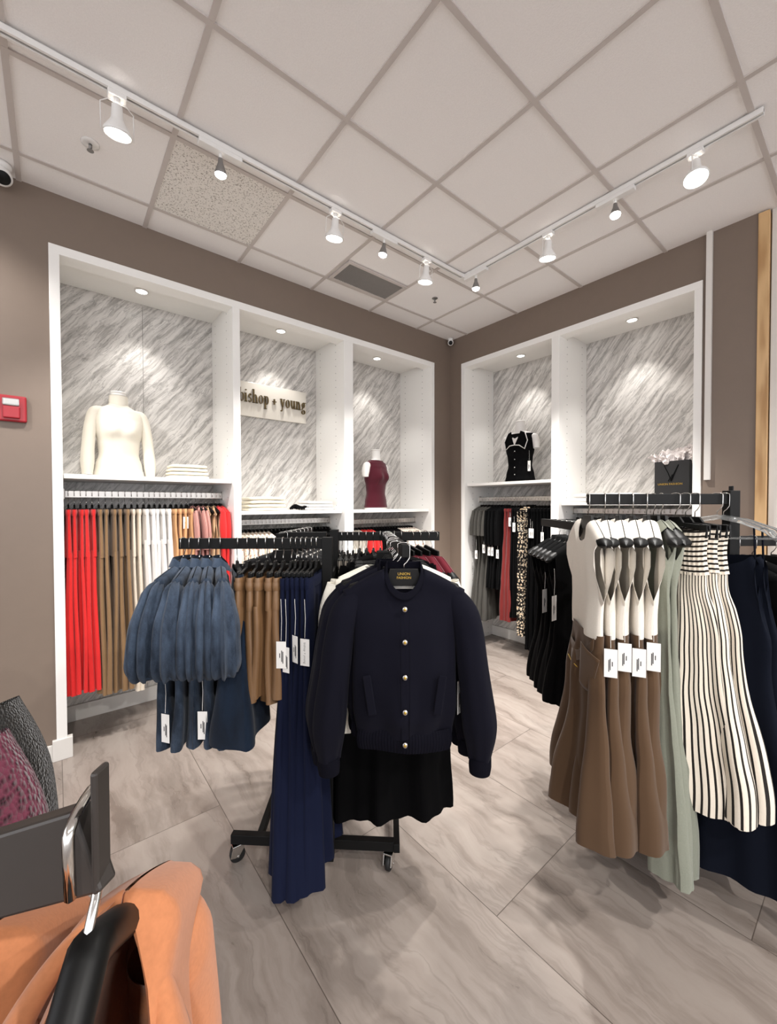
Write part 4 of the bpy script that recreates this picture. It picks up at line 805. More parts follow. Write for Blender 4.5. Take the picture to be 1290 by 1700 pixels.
# --- front arm
def bomber(i):
    g = empty('bomber_jacket'); mb = MB()
    body_mesh(mb, [(0, .195), (.25, .168), (.8, .172), (1, .158)], [(0, .02), (.3, .045), (.85, .05), (1, .035)], xs=.200, ztip=-.150, neck=.064, ztop=-.088, zhem=-.575, nf=.082, nb=.0, fold=3, A=((0, 0), (.5, .004), (1, .010)), ph=i*1.3, arm=.0, cr=.003, T0=.024, nu=96, nv=44); mb.build('body_panel', M['jacket'], g, smooth=True)
    mb = MB()
    def hem(u, v):
        c, s = loopcs(u); e = .006*sin(pi*v); r = .0012*sin(2*pi*70*u); f = .006*sin(2*pi*3*u+i*1.3); return ((.152+e+r)*c, (.034+e+r)*s+f*s, -.555-.062*v+.004*sin(2*pi*2*u))
    mb.grid(hem, 280, 6); mb.build('ribbed_hem', M['jackrib'], g, smooth=True)
    mb = MB()
    def nb_(u, v):
        a = 2*pi*u; sn = sin(a); zf = -.092 - (.0825*abs(sn)**1.0 if sn < 0 else .004*sn); up = .030*(1-.15*v)
        rr = 1+.012*sin(60*a); return ((.066-.010*v)*cos(a)*rr, (.016+(.022 if sn < 0 else .012)*abs(sn)-.004*v)*(1 if sn >= 0 else -1)*min(1, abs(sn)*6) , zf + up*v*(1 if sn > 0 else .85))
    mb.grid(nb_, 96, 6); mb.build('ribbed_neckband', M['jackrib'], g, smooth=True, solid=.003)
    mb = MB(); mb.tube([(-.012, -.052, -.19), (-.012, -.063, -.3), (-.012, -.064, -.45), (-.01, -.052, -.60)], .0012, 5); mb.tube([(.016, -.052, -.19), (.016, -.062, -.3), (.016, -.063, -.45), (.014, -.05, -.60)], .0010, 5); mb.build('placket', M['jackrib'], g, smooth=True)
    for k, z in enumerate((-.196, -.288, -.388, -.487, -.585)):
        y = -.0405-(.010 if k < 1 else .015 if k < 4 else .006); b_ = MB(); b_.lathe([(.002, -.006), (.0072, -.005), (.0085, -.001), (.0085, .002)], (0.001, y-.004, z), 18, 'y'); bt = b_.build('snap_button', M['chrome'], g, smooth=True)
        b_ = MB(); b_.lathe([(.001, -.0075), (.0042, -.0065), (.0042, -.004)], (0.001, y-.004, z), 14, 'y'); b_.build('button_centre', M['gold'], bt, smooth=True)
    for s in (-1, 1):
        mb = MB(); q = Matrix.Rotation(s*.16, 3, 'Y'); mb.box((s*.112, -.056, -.44), (.026, .006, .115), q); mb.build('welt_pocket', M['jacket'], g, bevel=.003)
        mb = MB(); tube_mesh(mb, [(s*.160, 0, -.160), (s*.205, -.004, -.24), (s*.228, -.006, -.38), (s*.250, -.008, -.54), (s*.250, -.01, -.645)], [(.030, .020), (.047, .036), (.050, .042), (.056, .046), (.036, .032)], 3, ((0, 0), (.3, .02), (.8, .05), (1, .10)), i*1.1+s, nu=56, nv=40, cr=.004); sl = mb.build('sleeve', M['jacket'], g, smooth=True)
        mb = MB(); tube_mesh(mb, [(s*.250, -.01, -.64), (s*.249, -.01, -.665), (s*.248, -.01, -.688)], [(.036, .033), (.037, .034), (.034, .031)], 0, nu=36, nv=6); mb.build('ribbed_cuff', M['jackrib'], sl, smooth=True)
    mb = MB(); mb.b(-.040, .040, .012, .0135, -.150, -.128); lb = mb.build('neck_label', M['signp'], g)
    text('bishop + young', .010, M['grey'], lb, (0, .0115, -.139), (pi/2, 0, 0), 'label_print', .0001)
    return g
bj = bomber(0)
hang(bj, cf(.050, 1.335, ZB+.004), cfang(1, .0), 'front navy bomber jacket with five snap buttons facing the viewer', 'jacket', 'navy bomber jackets', 'text', 'holding the front navy bomber jacket', sz=1.12, tags=[((.19, .03, -.36), dict(drop=.07, rz=.9, h=.10))])
hang(bj, cf(.026, 1.385, ZB+.004), cfang(1, .10), 'second navy bomber jacket, just behind the front one', 'jacket', 'navy bomber jackets', 's', 'holding the second navy bomber jacket', sz=1.08)
hang(bj, cf(.014, 1.43, ZB+.004), cfang(1, .16), 'third navy bomber jacket, two behind the front one', 'jacket', 'navy bomber jackets', 's', 'holding the third navy bomber jacket', sz=1.08)
lac = top('lace_blouse', 'lace', W=((0, .22), (1, .2)), T=((0, .02), (1, .026)), xs=.215, ztip=-.150, neck=.095, nf=.05, zhem=-.63, ph=.4, sl=[(.2, 0, -.165), (.225, 0, -.3), (.215, 0, -.5), (.195, -.01, -.70)], slr=[(.045, .02), (.055, .025), (.05, .028), (.06, .035)], slf=5, slA=((0, 0), (1, .14)))
for i, (x, d) in enumerate(((.018, 1.50), (.022, 1.55))): hang(lac, cf(x, d, ZB+.004), cfang(1, .04-.06*i), 'ivory lace blouse, %s behind the navy jackets' % ORD[i], 'blouse', 'ivory lace blouses', 's', 'in the %s ivory lace blouse' % ORD[i])
bks = [skirt('skirt', 'blkv', .17, .24, .016, .05, zhem=-1.11, fold=6, A=.018, ph=i*2.0, hemtilt=.02) for i in range(2)]
for i, (x, d) in enumerate(((.015, 1.62), (.012, 1.66), (.008, 1.71), (.004, 1.76))):
    hang(bks[i % 2], cf(x, d, ZB+.004), cfang(1, .05*(i % 2)), 'long black velvet skirt, %s behind the lace blouses' % ORD[i], 'skirt', 'black skirts on the front arm', 'cw', 'holding the %s black velvet skirt' % ORD[i], sz=1.0-.03*i)
for i, (x, d) in enumerate(((-.022, 1.82), (-.026, 1.87))):
    hang(PR['blkb'](5) if i == 0 else hb_b, cf(x+.02, d, ZB+.004), cfang(1, .03), 'black blouse, %s at the back of the front arm' % ORD[i], 'blouse', 'black blouses at the back of the front arm', 's', 'in the %s black blouse of the front arm' % ORD[i])
    if i == 0: hb_b = bpy.data.objects[[o.name for o in bpy.data.objects if o.name.startswith('blouse') and not o.parent][-1]]
# --- right arm of the centre rack
pl = [skirt('plaid_skirt', 'plaid', .13, .15, .014, .022, zhem=-.8, fold=5, A=.006, ph=i) for i in range(2)]
for i, x in enumerate((-.225, -.198, -.172)): hb(pl[i % 2], x, 1.965, ZB, -.05, 1, 'grey beige checked skirt, %s right of the rack post' % ORD[i], 'skirt', 'checked skirts on the centre rack', 'c', 'holding the %s grey checked skirt' % ORD[i])
bt = [top('tank_top', 'blk', zhem=-.6, ph=i, xs=.16, T=((0,.013),(1,.016)), arm=.15) for i in range(2)]
for i in range(7): hb(bt[i % 2], -.142+.034*i, 1.965, ZB, 0, 1, 'black sleeveless top, %s from the left on the far centre arm' % ORD[i], 'top', 'black tops on the far centre arm', 's', 'holding the %s black top of the far centre arm' % ORD[i])
bg = [top('sleeveless_top', 'burg', W=((0, .155), (1, .19)), zhem=-.62, ph=i*1.5, xs=.16, ztip=-.145, arm=.16, T=((0, .02), (1, .022)), T0=.024) for i in range(2)]
for i, (x, a) in enumerate(((.11, .55), (.145, .6), (.185, .62), (.225, .66))): hb(bg[i % 2], x, 1.965, ZB, -a, 1-a*.3, 'burgundy sleeveless top, %s from the left on the far centre arm' % ORD[i], 'top', 'burgundy tops on the centre rack', 'wide', 'poking out of the %s burgundy top' % ORD[i], tilt=-.27)
# --- back arm of the centre rack
bf = [top('blouse', 'bfloral', zhem=-.7, ph=i, T=((0,.014),(1,.018)), sl=[(.17,0,-.15),(.19,0,-.3),(.195,0,-.45)], slr=[(.045,.014),(.06,.018),(.045,.014)]) for i in range(2)]
for i in range(7): hang(bf[i % 2], cf(-.5+.0057*i*1.0, 1.93+.07*i, ZB), cfang(1, .1), 'black floral blouse, %s along the arm behind the shorts' % ORD[i], 'blouse', 'black floral blouses behind the shorts', 's', 'in the %s black floral blouse' % ORD[i])

# --- right-hand rack: colour-block dresses, sage dresses, striped dresses, navy dress
def cbdress(i, first=False):
    g = empty('dress'); mb = MB(); ph = i*1.7
    body_mesh(mb, [(0, .17), (.35, .165), (1, .15)], [(0, .03), (.5, .028), (1, .03)], xs=.180, ztip=-.155, neck=.078, ztop=-.098, zhem=-.53, nf=.085, arm=.23, T0=.031, fold=3, A=((0, 0), (.4, .004), (1, .005)), ph=ph, nu=96, cr=.003); mb.build('knit_bodice', M['ivk'], g, smooth=True)
    mb = MB()
    body_mesh(mb, [(0, .15), (.3, .18), (1, .25)], [(0, .030), (.3, .04), (1, .08)], xs=.152, ztip=-.515, neck=.0001, ztop=-.515, zhem=-1.23, nf=0, nb=0, T0=.032, fold=5, A=((0, .004), (.3, .012), (1, .036)), ph=ph, nu=110, nv=36, hemw=.006, cr=.004); mb.build('flared_skirt', M['brown'], g, smooth=True)
    mb = MB(); band(mb, .155, .036, -.60, -.645, bulge=.003); bl = mb.build('belt', M['brown'], g, smooth=True)
    if first:
        mb = MB(); mb.sheet(lambda u, v: (-.05+.20*u+.01*v, -.048+.022*u*u, -.665+.10*u*u+.045*v), 8, 10); mb.build('belt_flap', M['brown'], bl, smooth=True, solid=.002)
        mb = MB(); mb.sheet(lambda u, v: (.095+.11*u*(1-.7*v), -.050+.030*u*u-.004*v, -.552-.03*u-.15*v), 8, 10); mb.build('belt_flap', M['brown'], bl, smooth=True, solid=.002)
        mb = MB(); mb.tube([(-.08, -.050, -.665), (-.02, -.052, -.672), (.05, -.050, -.668)], .002, 6); mb.build('buckle', M['gold'], bl, smooth=True)
    return g
cb = [cbdress(i) for i in range(2)]; cb0 = cbdress(2, True)
TG2 = dict(drop=.13, rz=pi*.5, w=.042, h=.10)
hb(cb0, .785, 1.6, ZR2, -.17, -1, 'leftmost ivory and brown sleeveless dress with knotted belt, right rack', 'dress', 'ivory and brown dresses', 'wide', 'inside the leftmost ivory and brown dress')
for i, (x, a) in enumerate(((.85, .37), (.905, .40), (.96, .42), (1.015, .44))):
    hb(cb[i % 2], x, 1.6, ZR2, -a, -.95, 'ivory and brown sleeveless dress, %s after the belted one' % ORD[i], 'dress', 'ivory and brown dresses', 'wide', 'inside the %s ivory and brown dress after the belted one' % ORD[i],
       tags=[((.192, -.0, -.42+.02*(i % 2)), TG2)])
def sagedress(i):
    g = top('dress', 'sage', W=((0, .13), (.3, .13), (1, .24)), T=((0, .02), (.3, .020), (1, .06)), zhem=-1.38, ph=i*2.2, fold=9, A=((0, 0), (.3, .006), (1, .020)), arm=.12, xs=.13, ztip=-.128, T0=.026); return g
sg = [sagedress(i) for i in range(2)]
for i, (x, a) in enumerate(((1.055, .22), (1.085, .22))): hb(sg[i % 2], x, 1.6+.02, ZR2, -a, -1, 'sage green crinkled long dress, %s beside the striped ones' % ORD[i], 'dress', 'sage green dresses', 'wide', 'in the %s sage green dress' % ORD[i])
def strdress(i):
    g = empty('striped_dress'); mb = MB(); ph = i*1.9
    def bod(u, v):
        c, s = loopcs(u); e = .004*sin(2*pi*7*v*1.0)*0; r = .0022*sin(2*pi*34*u)
        return ((.125-.010*sin(pi*v)+r)*c, (.030+r)*s, -.135-.165*v+.006*sin(2*pi*2*u+ph))
    mb.grid(bod, 140, 24); mb.build('smocked_bodice', M['hstripe'], g, smooth=True)
    mb = MB()
    body_mesh(mb, [(0, .12), (.3, .16), (1, .25)], [(0, .030), (.3, .042), (1, .08)], xs=.12, ztip=-.297, neck=.0001, ztop=-.297, zhem=-1.13, nf=0, nb=0, T0=.030, fold=5, A=((0, .003), (.2, .010), (1, .028)), ph=ph, nu=120, nv=40, cr=.004, hemtilt=-.02); mb.build('striped_skirt', M['vstripe'], g, smooth=True)
    mb = MB(); mb.tube([(-.1, -.04, -.35), (-.12, -.06, -.6), (-.10, -.07, -1.0), (-.11, -.07, -1.22)], .004, 6); mb.tube([(-.1, -.04, -.35), (-.09, -.06, -.7), (-.08, -.07, -1.20)], .004, 6); mb.build('waist_tie', M['vstripe'], g, smooth=True)
    return g
sd = [strdress(i) for i in range(2)]
for i, (x, a) in enumerate(((1.128, -.30), (1.168, -.28), (1.205, -.26))): hb(sd[i % 2], x, 1.6, ZR2, -a, -.92, 'cream and black striped strapless dress, %s from the left' % ORD[i], 'dress', 'striped dresses', 'c', 'holding the %s striped dress' % ORD[i], sz=1-.01*i)
nd = top('dress', 'dnavy', W=((0, .17), (.3, .17), (1, .30)), T=((0, .02), (.3, .026), (1, .085)), zhem=-1.43, ph=1, fold=4, A=((0, 0), (.3, .004), (1, .034)), arm=.14, xs=.13, ztip=-.25, ztop=-.225, neck=.11, nf=.05, T0=.02)
for q in (-1, 1):
    mb = MB(); mb.tube([(q*.118, 0, -.128), (q*.121, -.002, -.18), (q*.123, -.002, -.245)], .0035, 6); mb.build('shoulder_strap', M['dnavy'], nd, smooth=True)
for i, (x, a) in enumerate(((1.292, -.42), (1.318, -.50))): hb(nd, x, 1.6, ZR2, -a, -.87, 'long midnight navy dress, %s beside the rack post' % ('inner one' if i == 0 else 'outer one'), 'dress', 'midnight navy dresses', 'clear', 'with the %s midnight navy dress' % ('inner' if i == 0 else 'outer'))
# --- far right lower arm
bk = [top('knit_top', 'belge', zhem=-.6, ph=i, ztip=-.15, arm=.1, T=((0, .02), (1, .025)), T0=.026) for i in range(2)]
for i, x in enumerate((1.62, 1.68, 1.74)): hb(bk[i % 2], x, 1.72, ZB-.005, .22, -1, 'beige checked knit top, %s on the lower arm at the right edge' % ORD[i], 'top', 'beige checked knit tops', 'wide', 'in the %s beige checked knit top' % ORD[i])
bc = top('coat', 'blk', W=((0, .2), (1, .24)), T=((0, .04), (1, .06)), zhem=-.95, ph=1, sl=[(.185, 0, -.16), (.24, 0, -.3), (.26, 0, -.5), (.27, 0, -.7)], slr=[(.06, .035), (.065, .04), (.06, .04), (.05, .035)])
for i, x in enumerate((1.36, 1.44)): hb(bc, 1.47+.07*i, 1.72, ZB-.005, .05, -1, 'black coat, %s in front of the beige knit tops' % ORD[i], 'coat', 'black coats at the right edge', 's', 'in the %s black coat' % ORD[i], tags=[((.24, .06, -.28), dict(drop=.2, rz=pi*.5, w=.035, h=.1, brand=True))] if i == 0 else None)
# --- short black pleated dresses on the arm behind
bd = [top('dress', 'blk', W=((0, .16), (.45, .14), (1, .19)), T=((0, .022), (.45, .02), (1, .05)), zhem=-.88, ph=i*1.6, fold=9, A=((0, 0), (.45, .002), (1, .022)), arm=.14, xs=.16, ztip=-.148, T0=.026) for i in range(2)]
for i in range(5): hang(bd[i % 2], cf(.95+.006*i, 2.02+.075*i, 1.42), cfang(1, .28), 'short black flared dress, %s behind the ivory and brown dresses' % ORD[i], 'dress', 'short black dresses', 'wide', 'poking out of the %s short black dress' % ORD[i], tags=[((-.17, -.03, -.22), dict(drop=.13, rz=.4, w=.04, h=.12))] if i in (0, 2) else None)

# ------------------------------------------------------------------ near foreground, lower left
fg = empty('clothing_rack'); tag(fg, 'dark grey rack arm with end plate very close at lower left', 'clothing rack', 'black metal racks')
def wbar(rt, a, b_, t, h, mat, name):       # straight bar between two points, may slope
    d = b_-a; q = Vector((1, 0, 0)).rotation_difference(d.normalized()); hd = Vector((d.x, d.y, 0)).normalized(); yv = Vector((-hd.y, hd.x, 0)); zv = d.normalized().cross(yv)
    R = Matrix((d.normalized(), yv, zv)).transposed(); mb = MB(); mb.box((a+b_)/2, (d.length, t, h), R); return mb.build(name, mat, rt, bevel=.0018)
ea = cf(-.1535, .2095, 1.332); eb = cf(-.60, .286, 1.154)
wbar(fg, ea, eb, .011, .043, M['brownbar'], 'arm'); dn = (eb-ea).normalized()
p = cf(-.1500, .2085, 1.342); mb = MB(); mb.box(p, (.0035, .011, .063), Matrix.Rotation(-YAW, 3, 'Z')); mb.build('end_plate', M['brownbar'], fg, bevel=.0016)
p = cf(-.615, .29, 0); mb = MB(); mb.box((p.x, p.y, .72), (.04, .04, 1.25), Matrix.Rotation(-YAW, 3, 'Z')); mb.build('post', M['brownbar'], fg, bevel=.002)
arm(fg, cf(-.60, .29, 0), cf(-.80, .29, 0), 1.345, 'side_arm'); arm(fg, cf(-.79, .29, 0), cf(-.84, .85, 0), 1.345, 'arm'); mb = MB(); beam(mb, cf(-1.0, .29, .1), cf(-.3, .29, .1), .03, .04); beam(mb, cf(-.62, -.1, .1), cf(-.62, .9, .1), .03, .04); mb.build('base_beam', M['brownbar'], fg, bevel=.002)
for q in ((-.98, .29), (-.32, .29), (-.62, .88), (-.62, -.08)): caster(fg, cf(q[0], q[1], 0), q[0]*4)
HP['fat'] = shoulder_hanger(.158, -.205, .02, plate=False, zc0=-.082, mid=.0105); HP['fat']['_u'] = 1; HK['fat'] = 'glossy black contoured hanger'
for ch in HP['fat'].children:
    if ch.name.startswith('hook'): bpy.data.objects.remove(ch)
hook(HP['fat'], r=.0026)
def orj(i, wing):
    g = top('jacket', 'orange', ztop=-.095, W=((0, .185), (1, .21)), T=((0, .03), (1, .05)), xs=.172, ztip=-.178, neck=.045, nf=.07, zhem=-.75, ph=i*2, fold=3, A=((0, 0), (1, .012)), T0=.034, sl=[(.12, 0, -.215), (.168, 0, -.262), (.19, 0, -.42), (.19, 0, -.7)], slr=[(.015, .02), (.042, .038), (.05, .042), (.045, .04)])
    mb = MB()
    def col(u, v):
        a = 2*pi*u; sn = sin(a); r = 1+.5*v; return (.048*cos(a)*(1+.3*v), (.026+.026*v)*sn, -.124-(.07 if sn < 0 else .012)*abs(sn) + .016*sin(pi*v) - .03*v + .022)
    mb.grid(col, 48, 8); mb.build('collar', M['orange'], g, smooth=True, solid=.002)
    return g
def place_hang(g, loc, rz, label, where, wing=None):
    g.location = loc; g.rotation_euler = (0, 0, rz); tag(g, label, 'jacket', 'apricot orange jackets')
    h = copy_tree(HP['fat']) if HP['fat'].get('used') else HP['fat']; HP['fat']['used'] = 1; h.location = loc; h.rotation_euler = (0, 0, rz); tag(h, 'glossy black contoured hanger ' + where, 'hanger', 'hangers')
    for k in ('used', '_u'):
        if k in h and h is not HP['fat']: del h[k]
    if wing:
        inv = (Matrix.Translation(Vector(loc)) @ Matrix.Rotation(rz, 4, 'Z')).inverted(); L = [[inv @ cf(*q) for q in row] for row in wing]
        nr = len(L)-1; nc = len(L[0])-1; mb = MB()
        def fn(u, v):
            a = min(int(v*nr), nr-1); b_ = min(int(u*nc), nc-1); fv = sm(v*nr-a)*.4+(v*nr-a)*.6; fu = sm(u*nc-b_)*.4+(u*nc-b_)*.6
            p = L[a][b_].lerp(L[a][b_+1], fu).lerp(L[a+1][b_].lerp(L[a+1][b_+1], fu), fv); return p + Vector((0, 0, .003*noise.noise(p*30)))
        mb.sheet(fn, 16, 16); mb.build('lapel', M['orange'], g, smooth=True, solid=.0022)
        mb = MB(); mb.tube([fn(u, .5)+Vector((0, 0, .0007)) for u in [k/12 for k in range(13)]], .0007, 5); mb.build('topstitched_seam', M['orange'], g, smooth=True)
place_hang(orj(0, True), cf(-.1605, .2125, 1.352), cfang(-.27, .96), 'apricot orange jacket hanging closest to the viewer at lower left', 'in the nearest apricot orange jacket')
place_hang(orj(1, False), cf(-.27, .229, 1.309), cfang(-.30, .95), 'apricot orange jacket behind the nearest one at the lower left edge', 'in the second apricot orange jacket')
def kn(mat, ph): return top('sweater', mat, W=((0, .2), (1, .22)), T=((0, .035), (1, .045)), xs=.19, ztip=-.155, zhem=-.7, ph=ph, fold=3, A=((0, 0), (1, .012)), T0=.03, cr=.006, sl=[(.165, 0, -.16), (.205, 0, -.26), (.225, 0, -.43), (.24, 0, -.68)], slr=[(.05, .04), (.055, .045), (.052, .045), (.045, .04)])
hang(kn('fur', 1), cf(-.70, .42, 1.345), cfang(1, -.05), 'fluffy grey sweater lowest at the left edge', 'sweater', None, 's', 'in the fluffy grey sweater')
hang(kn('plum', 2), cf(-.70, .50, 1.362), cfang(1, .02), 'plum openwork knit sweater at the left edge', 'sweater', None, 's', 'in the plum openwork sweater')
hang(kn('bknit', 3), cf(-.80, .62, 1.345), cfang(1, .05), 'black chunky knit sweater behind the plum one', 'sweater', None, 's', 'in the black chunky knit sweater')

# ------------------------------------------------------------------ mannequin busts
def torso(mb, s=1.0, neck=True, arms=None, grow=0.0, z0=0.0, z1=1.0):
    prof = [(0, .155, .095), (.10, .140, .088), (.22, .118, .078), (.32, .125, .085), (.42, .140, .10), (.50, .150, .098), (.56, .155, .085), (.62, .15, .068), (.655, .10, .055), (.675, .058, .05), (.70, .050, .048), (.80, .047, .047)]
    H_ = .62
    def fn(u, v):
        q = z0 + (z1-z0)*v; qq = q*.8
        W_ = lerpkeys([(a, b_) for a, b_, c in prof], qq)+grow; T_ = lerpkeys([(a, c) for a, b_, c in prof], qq)+grow
        c, s_ = cos(2*pi*u), sin(2*pi*u); x = W_*c; y = T_*s_; z = qq/.8*H_
        if s_ < 0:
            for cx in (-.062, .062): y -= .034*math.exp(-((x-cx)/.045)**2 - ((z-.335)/.05)**2)
        return (x*s, y*s, z*s)
    mb.grid(fn, 56, 44, capb=True, capt=True)
def bust(name, loc, rz, label, s=1.0):
    r = empty(name, loc, rz); tag(r, label, 'mannequin', 'white headless mannequin busts'); mb = MB(); torso(mb, s); mb.build('torso', M['manne'], r, smooth=True, weld=True)
    mb = MB(); mb.lathe([(.047*s, .62*s-.004), (.050*s, .62*s+.001), (.049*s, .62*s+.007), (.001, .62*s+.009)], n=32); mb.build('neck_cap', M['manne'], r, smooth=True)
    return r
def stub(r, s, sg, l=.065):
    mb = MB(); tube_mesh(mb, [(sg*.120*s, 0, .475*s), (sg*.148*s, 0, .448*s), (sg*.166*s, 0, .40*s), (sg*.172*s, 0, (.40-l)*s)], [(.02*s, .03*s), (.040*s, .042*s), (.038*s, .042*s), (.030*s, .034*s)], nu=28, capb=True); return mb.build('arm_stump', M['manne'], r, smooth=True)
r = bust('mannequin_bust', (-3.085, .25, 1.70), 0.12, 'white mannequin bust in an off-white turtleneck, wide left niche', .93)
mb = MB(); torso(mb, .93, grow=.008, z0=.0, z1=.965); sw = mb.build('turtleneck_sweater', M['swt'], r, smooth=True, weld=True)
mb = MB(); mb.lathe([(.056, .485), (.058, .50), (.0555, .51), (.0575, .525), (.055, .535), (.055, .552)], n=30, cap=False); mb.build('rolled_neck', M['swt'], sw, smooth=True)
for sg_ in (-1, 1):
    mb = MB(); tube_mesh(mb, [(sg_*.085, 0, .462), (sg_*.135, 0, .430), (sg_*.160, -.005, .35), (sg_*.176, -.012, .2), (sg_*.182, -.02, .1), (sg_*.184, -.02, .012)], [(.012, .03), (.036, .045), (.034, .042), (.036, .04), (.038, .04), (.030, .034)], 3, ((0, 0), (1, .03)), 1+sg_, nu=32, nv=30, capb=True); mb.build('sleeve', M['swt'], sw, smooth=True)
r = bust('mannequin_bust', (-.86, .25, 1.462), 0.25, 'white mannequin bust in a burgundy sleeveless top near the corner', .98)
mb = MB(); torso(mb, .98, grow=.004, z0=.03, z1=.825); tp = mb.build('sleeveless_top', M['burgd'], r, smooth=True, weld=True)
for sg_ in (-1, 1):
    stub(r, .98, sg_)
mb = MB()
for k, (x0, x1, za, zb) in enumerate(((-.02, -.085, .43, .32), (.0, -.11, .43, .24), (.03, .10, .43, .35))): mb.tube([(x0, -.085, za), ((x0+x1)/2, -.108, (za+zb)/2), (x1, -.092, zb)], .0013, 5)
mb.build('draped_seam', M['burg'], tp, smooth=True)
mb = MB(); mb.lathe([(.066, .478), (.064, .492), (.058, .500), (.056, .497)], n=30, cap=False); mb.build('collar_band', M['burgd'], tp, smooth=True)
r = bust('mannequin_bust', (.22, -.745, 1.735), -pi/2+.15, 'white mannequin bust in a black vest with white-edged collar', .98)
mb = MB(); torso(mb, .98, grow=.005, z0=.0, z1=.795); tp = mb.build('black_vest', M['blk'], r, smooth=True, weld=True)
for sg_ in (-1, 1): stub(r, .98, sg_)
def vsurf(x, z): return -(.105*sqrt(max(0, 1-(x/.17)**2)) - .03*sm((z-.38)/.12)) - .010
mb = MB()
def panel(pts, y_off, mat, name, par):
    mb = MB(); n = len(pts); mb.add([(x, vsurf(x, z)+y_off, z) for x, z in pts] + [(x, vsurf(x, z)+y_off+.004, z) for x, z in pts], [tuple(range(n)), tuple(range(2*n-1, n-1, -1))] + [(i, n+i, n+(i+1) % n, (i+1) % n) for i in range(n)]); return mb.build(name, mat, par)
for sg_ in (-1, 1):
    c_ = panel([(sg_*.048, .50), (sg_*.085, .485), (sg_*.115, .40), (sg_*.095, .325), (sg_*.05, .36), (sg_*.006, .362), (sg_*.03, .43)], -.022, M['blk'], 'collar', tp)
    mb = MB(); q = [(sg_*.09, .487), (sg_*.121, .40), (sg_*.098, .318), (sg_*.05, .355), (0, .360)]; mb.tube([(x, vsurf(x, z)-.024, z) for x, z in q], .0048, 6); mb.build('white_edging', M['wht'], c_, smooth=True)
panel([(-.028, .44), (0, .425), (.028, .44), (.03, .43), (.005, .365), (-.005, .365), (-.03, .43)], -.018, M['wht'], 'white_inset', tp)
for z in (.30, .22, .14, .07):
    mb = MB(); mb.lathe([(.001, -.003), (.0045, -.002), (.0045, .002)], (0, vsurf(0, z)-.012, z), 12, 'y'); mb.build('button', M['whitepl'], tp, smooth=True)
price_tag(r, .13, -.085, .30, .1, 0, .028, .10)

# ------------------------------------------------------------------ folded clothes
def folded(loc, rz, w, d, h, mat, label, group, name='folded_top', sag=.0):
    r = MB()
    def fn(u, v):
        a = 2*pi*u; t = pi*v; k = .5; cz = -cos(t); sr = sin(t); c, s = cos(a), sin(a)
        x = w/2*(abs(c)**.28)*(1 if c >= 0 else -1)*sr**.22; y = d/2*(abs(s)**.28)*(1 if s >= 0 else -1)*sr**.22; z = h/2*(abs(cz)**.6)*(1 if cz >= 0 else -1)
        z += .0025*noise.noise(Vector((x*14, y*14, loc[2]*30)))*(1 if cz > 0 else .2) - sag*(abs(x)/(w/2))**2*.5; return (x, y, z+h/2)
    r.grid(fn, 48, 16); o = r.build(name, M[mat], None, smooth=True); o.location = loc; o.rotation_euler = (0, 0, rz); tag(o, label, 'folded clothes', group); return o
for i in range(4): folded((-2.66+rnd.uniform(-.006, .006), .22, 1.7005+i*.026), rnd.uniform(-.05, .05), .27-.008*i, .25, .025, 'offw', 'off-white folded top, %s from the bottom beside the turtleneck bust' % ORD[i], 'folded tops beside the turtleneck bust')
for i in range(4): folded((-2.085, .20, 1.4625+i*.029), rnd.uniform(-.05, .05), .33-.01*i, .26, .028, 'offw', 'cream folded top, %s from the bottom of the stack below the sign' % ORD[i], 'cream folded tops below the sign', sag=.01)
for i in range(3): folded((-1.60, .20, 1.4625+i*.027), rnd.uniform(-.06, .06), .29-.02*i, .25, .026, 'wht', 'white folded top, %s from the bottom of the right stack below the sign' % ORD[i], 'white folded tops below the sign')
mb = MB()
for k in range(7):
    a = k*.9; mb.tube([(-.075+.02*k, .01*sin(a), .008), (-.06+.02*k, -.02*cos(a), .03+.012*sin(a)), (-.03+.018*k, .015*sin(a*2), .028+.01*cos(a)), (-.01+.016*k, -.02, .012)], .011, 8)
o = mb.build('ribbon_bow', M['blk'], None, smooth=True); o.location = (-1.80, .13, 1.468); tag(o, 'crumpled black ribbon beside the white folded tops', 'ribbon')
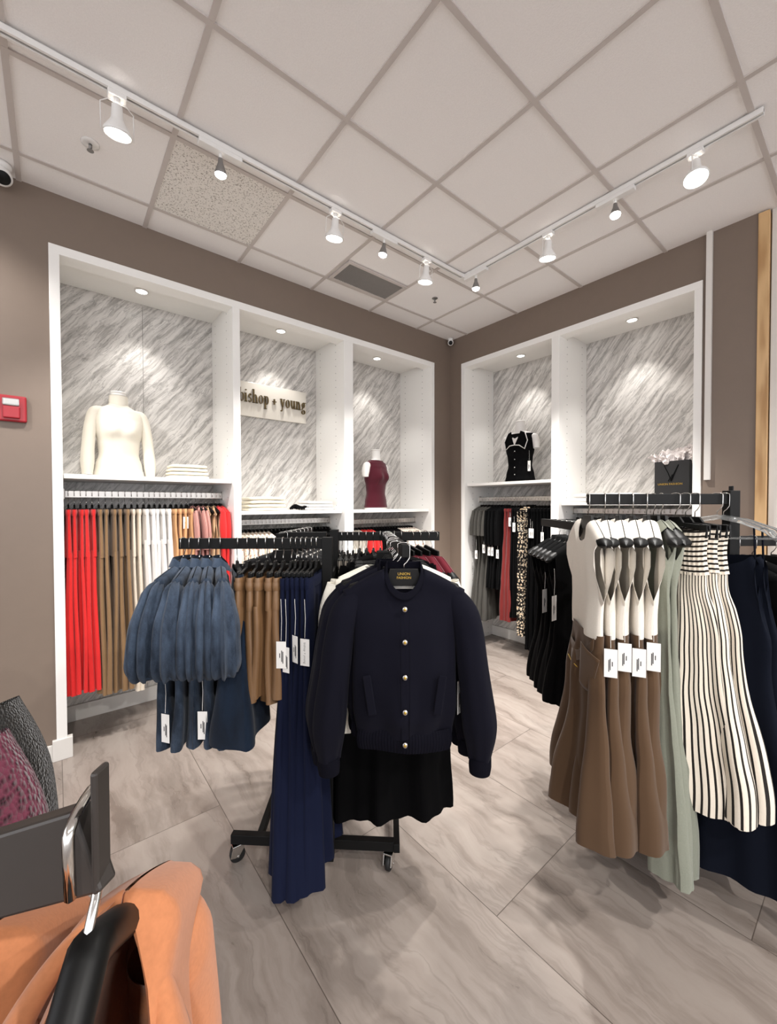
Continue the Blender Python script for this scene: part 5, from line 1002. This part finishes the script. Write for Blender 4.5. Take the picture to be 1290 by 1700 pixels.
for i in range(2): folded((.19, -1.60-.01*i, 1.5285+i*.036), pi/2+rnd.uniform(-.03, .03), .56-.05*i, .26, .035, 'wht', 'white folded knit, %s one on the shelf left of the gift bag' % ('lower' if i == 0 else 'upper'), 'white folded knits left of the gift bag')

# ------------------------------------------------------------------ gift bag with tissue
r = empty('gift_bag', (.16, -2.095, 1.5285), -pi/2-.12); tag(r, 'black paper gift bag with gold lettering on the right niche shelf', 'bag'); mb = MB()
w, d, h = .115, .055, .30
mb.b(-w, w, -d, d, 0, .003)
for a in ((-w, w, -d, -d+.002), (-w, w, d-.002, d), (-w, -w+.002, -d, d), (w-.002, w, -d, d)): mb.b(*a, 0, h)
mb.build('paper_body', M['bag'], r)
text('UNION FASHION', .021, M['gold'], r, (-.01, -d-.0012, .128), (pi/2, 0, 0), 'gold_lettering', .0004)
mb = MB(); mb.tube([(-.05, -d-.003, h-.03), (-.02, -d-.006, h-.09), (.0, -d-.005, h-.15), (.012, -d-.006, h-.11), (.045, -d-.003, h-.03)], .0028, 6); mb.tube([(-.02, -d-.006, h-.15), (.01, -d-.007, h-.10), (.0, -d-.006, h-.14)], .0025, 6); mb.build('cord_handle', M['blk'], r, smooth=True)
rn = random.Random(3)
for k, (cx, cy, dx, ln, wd) in enumerate(((-.06, -.02, -.07, .12, .05), (-.03, .01, -.04, .13, .07), (.02, -.01, .0, .16, .09), (.05, .02, .03, .17, .09), (.08, -.01, .06, .14, .07), (.0, -.03, -.01, .10, .08))):
    t = MB()
    def fn(u, v, k=k, cx=cx, cy=cy, dx=dx, ln=ln, wd=wd):
        x = cx+dx*v+(u-.5)*wd*(.35+1.3*v**.7); z = .24+ln*v*(1-.25*abs(u-.5)); y = cy-.02*v+.035*sin(6*u+k*2)*v
        q = Vector((u*4+k*3, v*4, k)); return (x+.02*noise.noise(q*1.3)*v, y+.045*noise.noise(q*1.7)*v, z+.035*noise.noise(q*1.1+Vector((5, 0, 0)))*v)
    t.sheet(fn, 16, 12); t.build('tissue_sheet', M['tissue'], r)
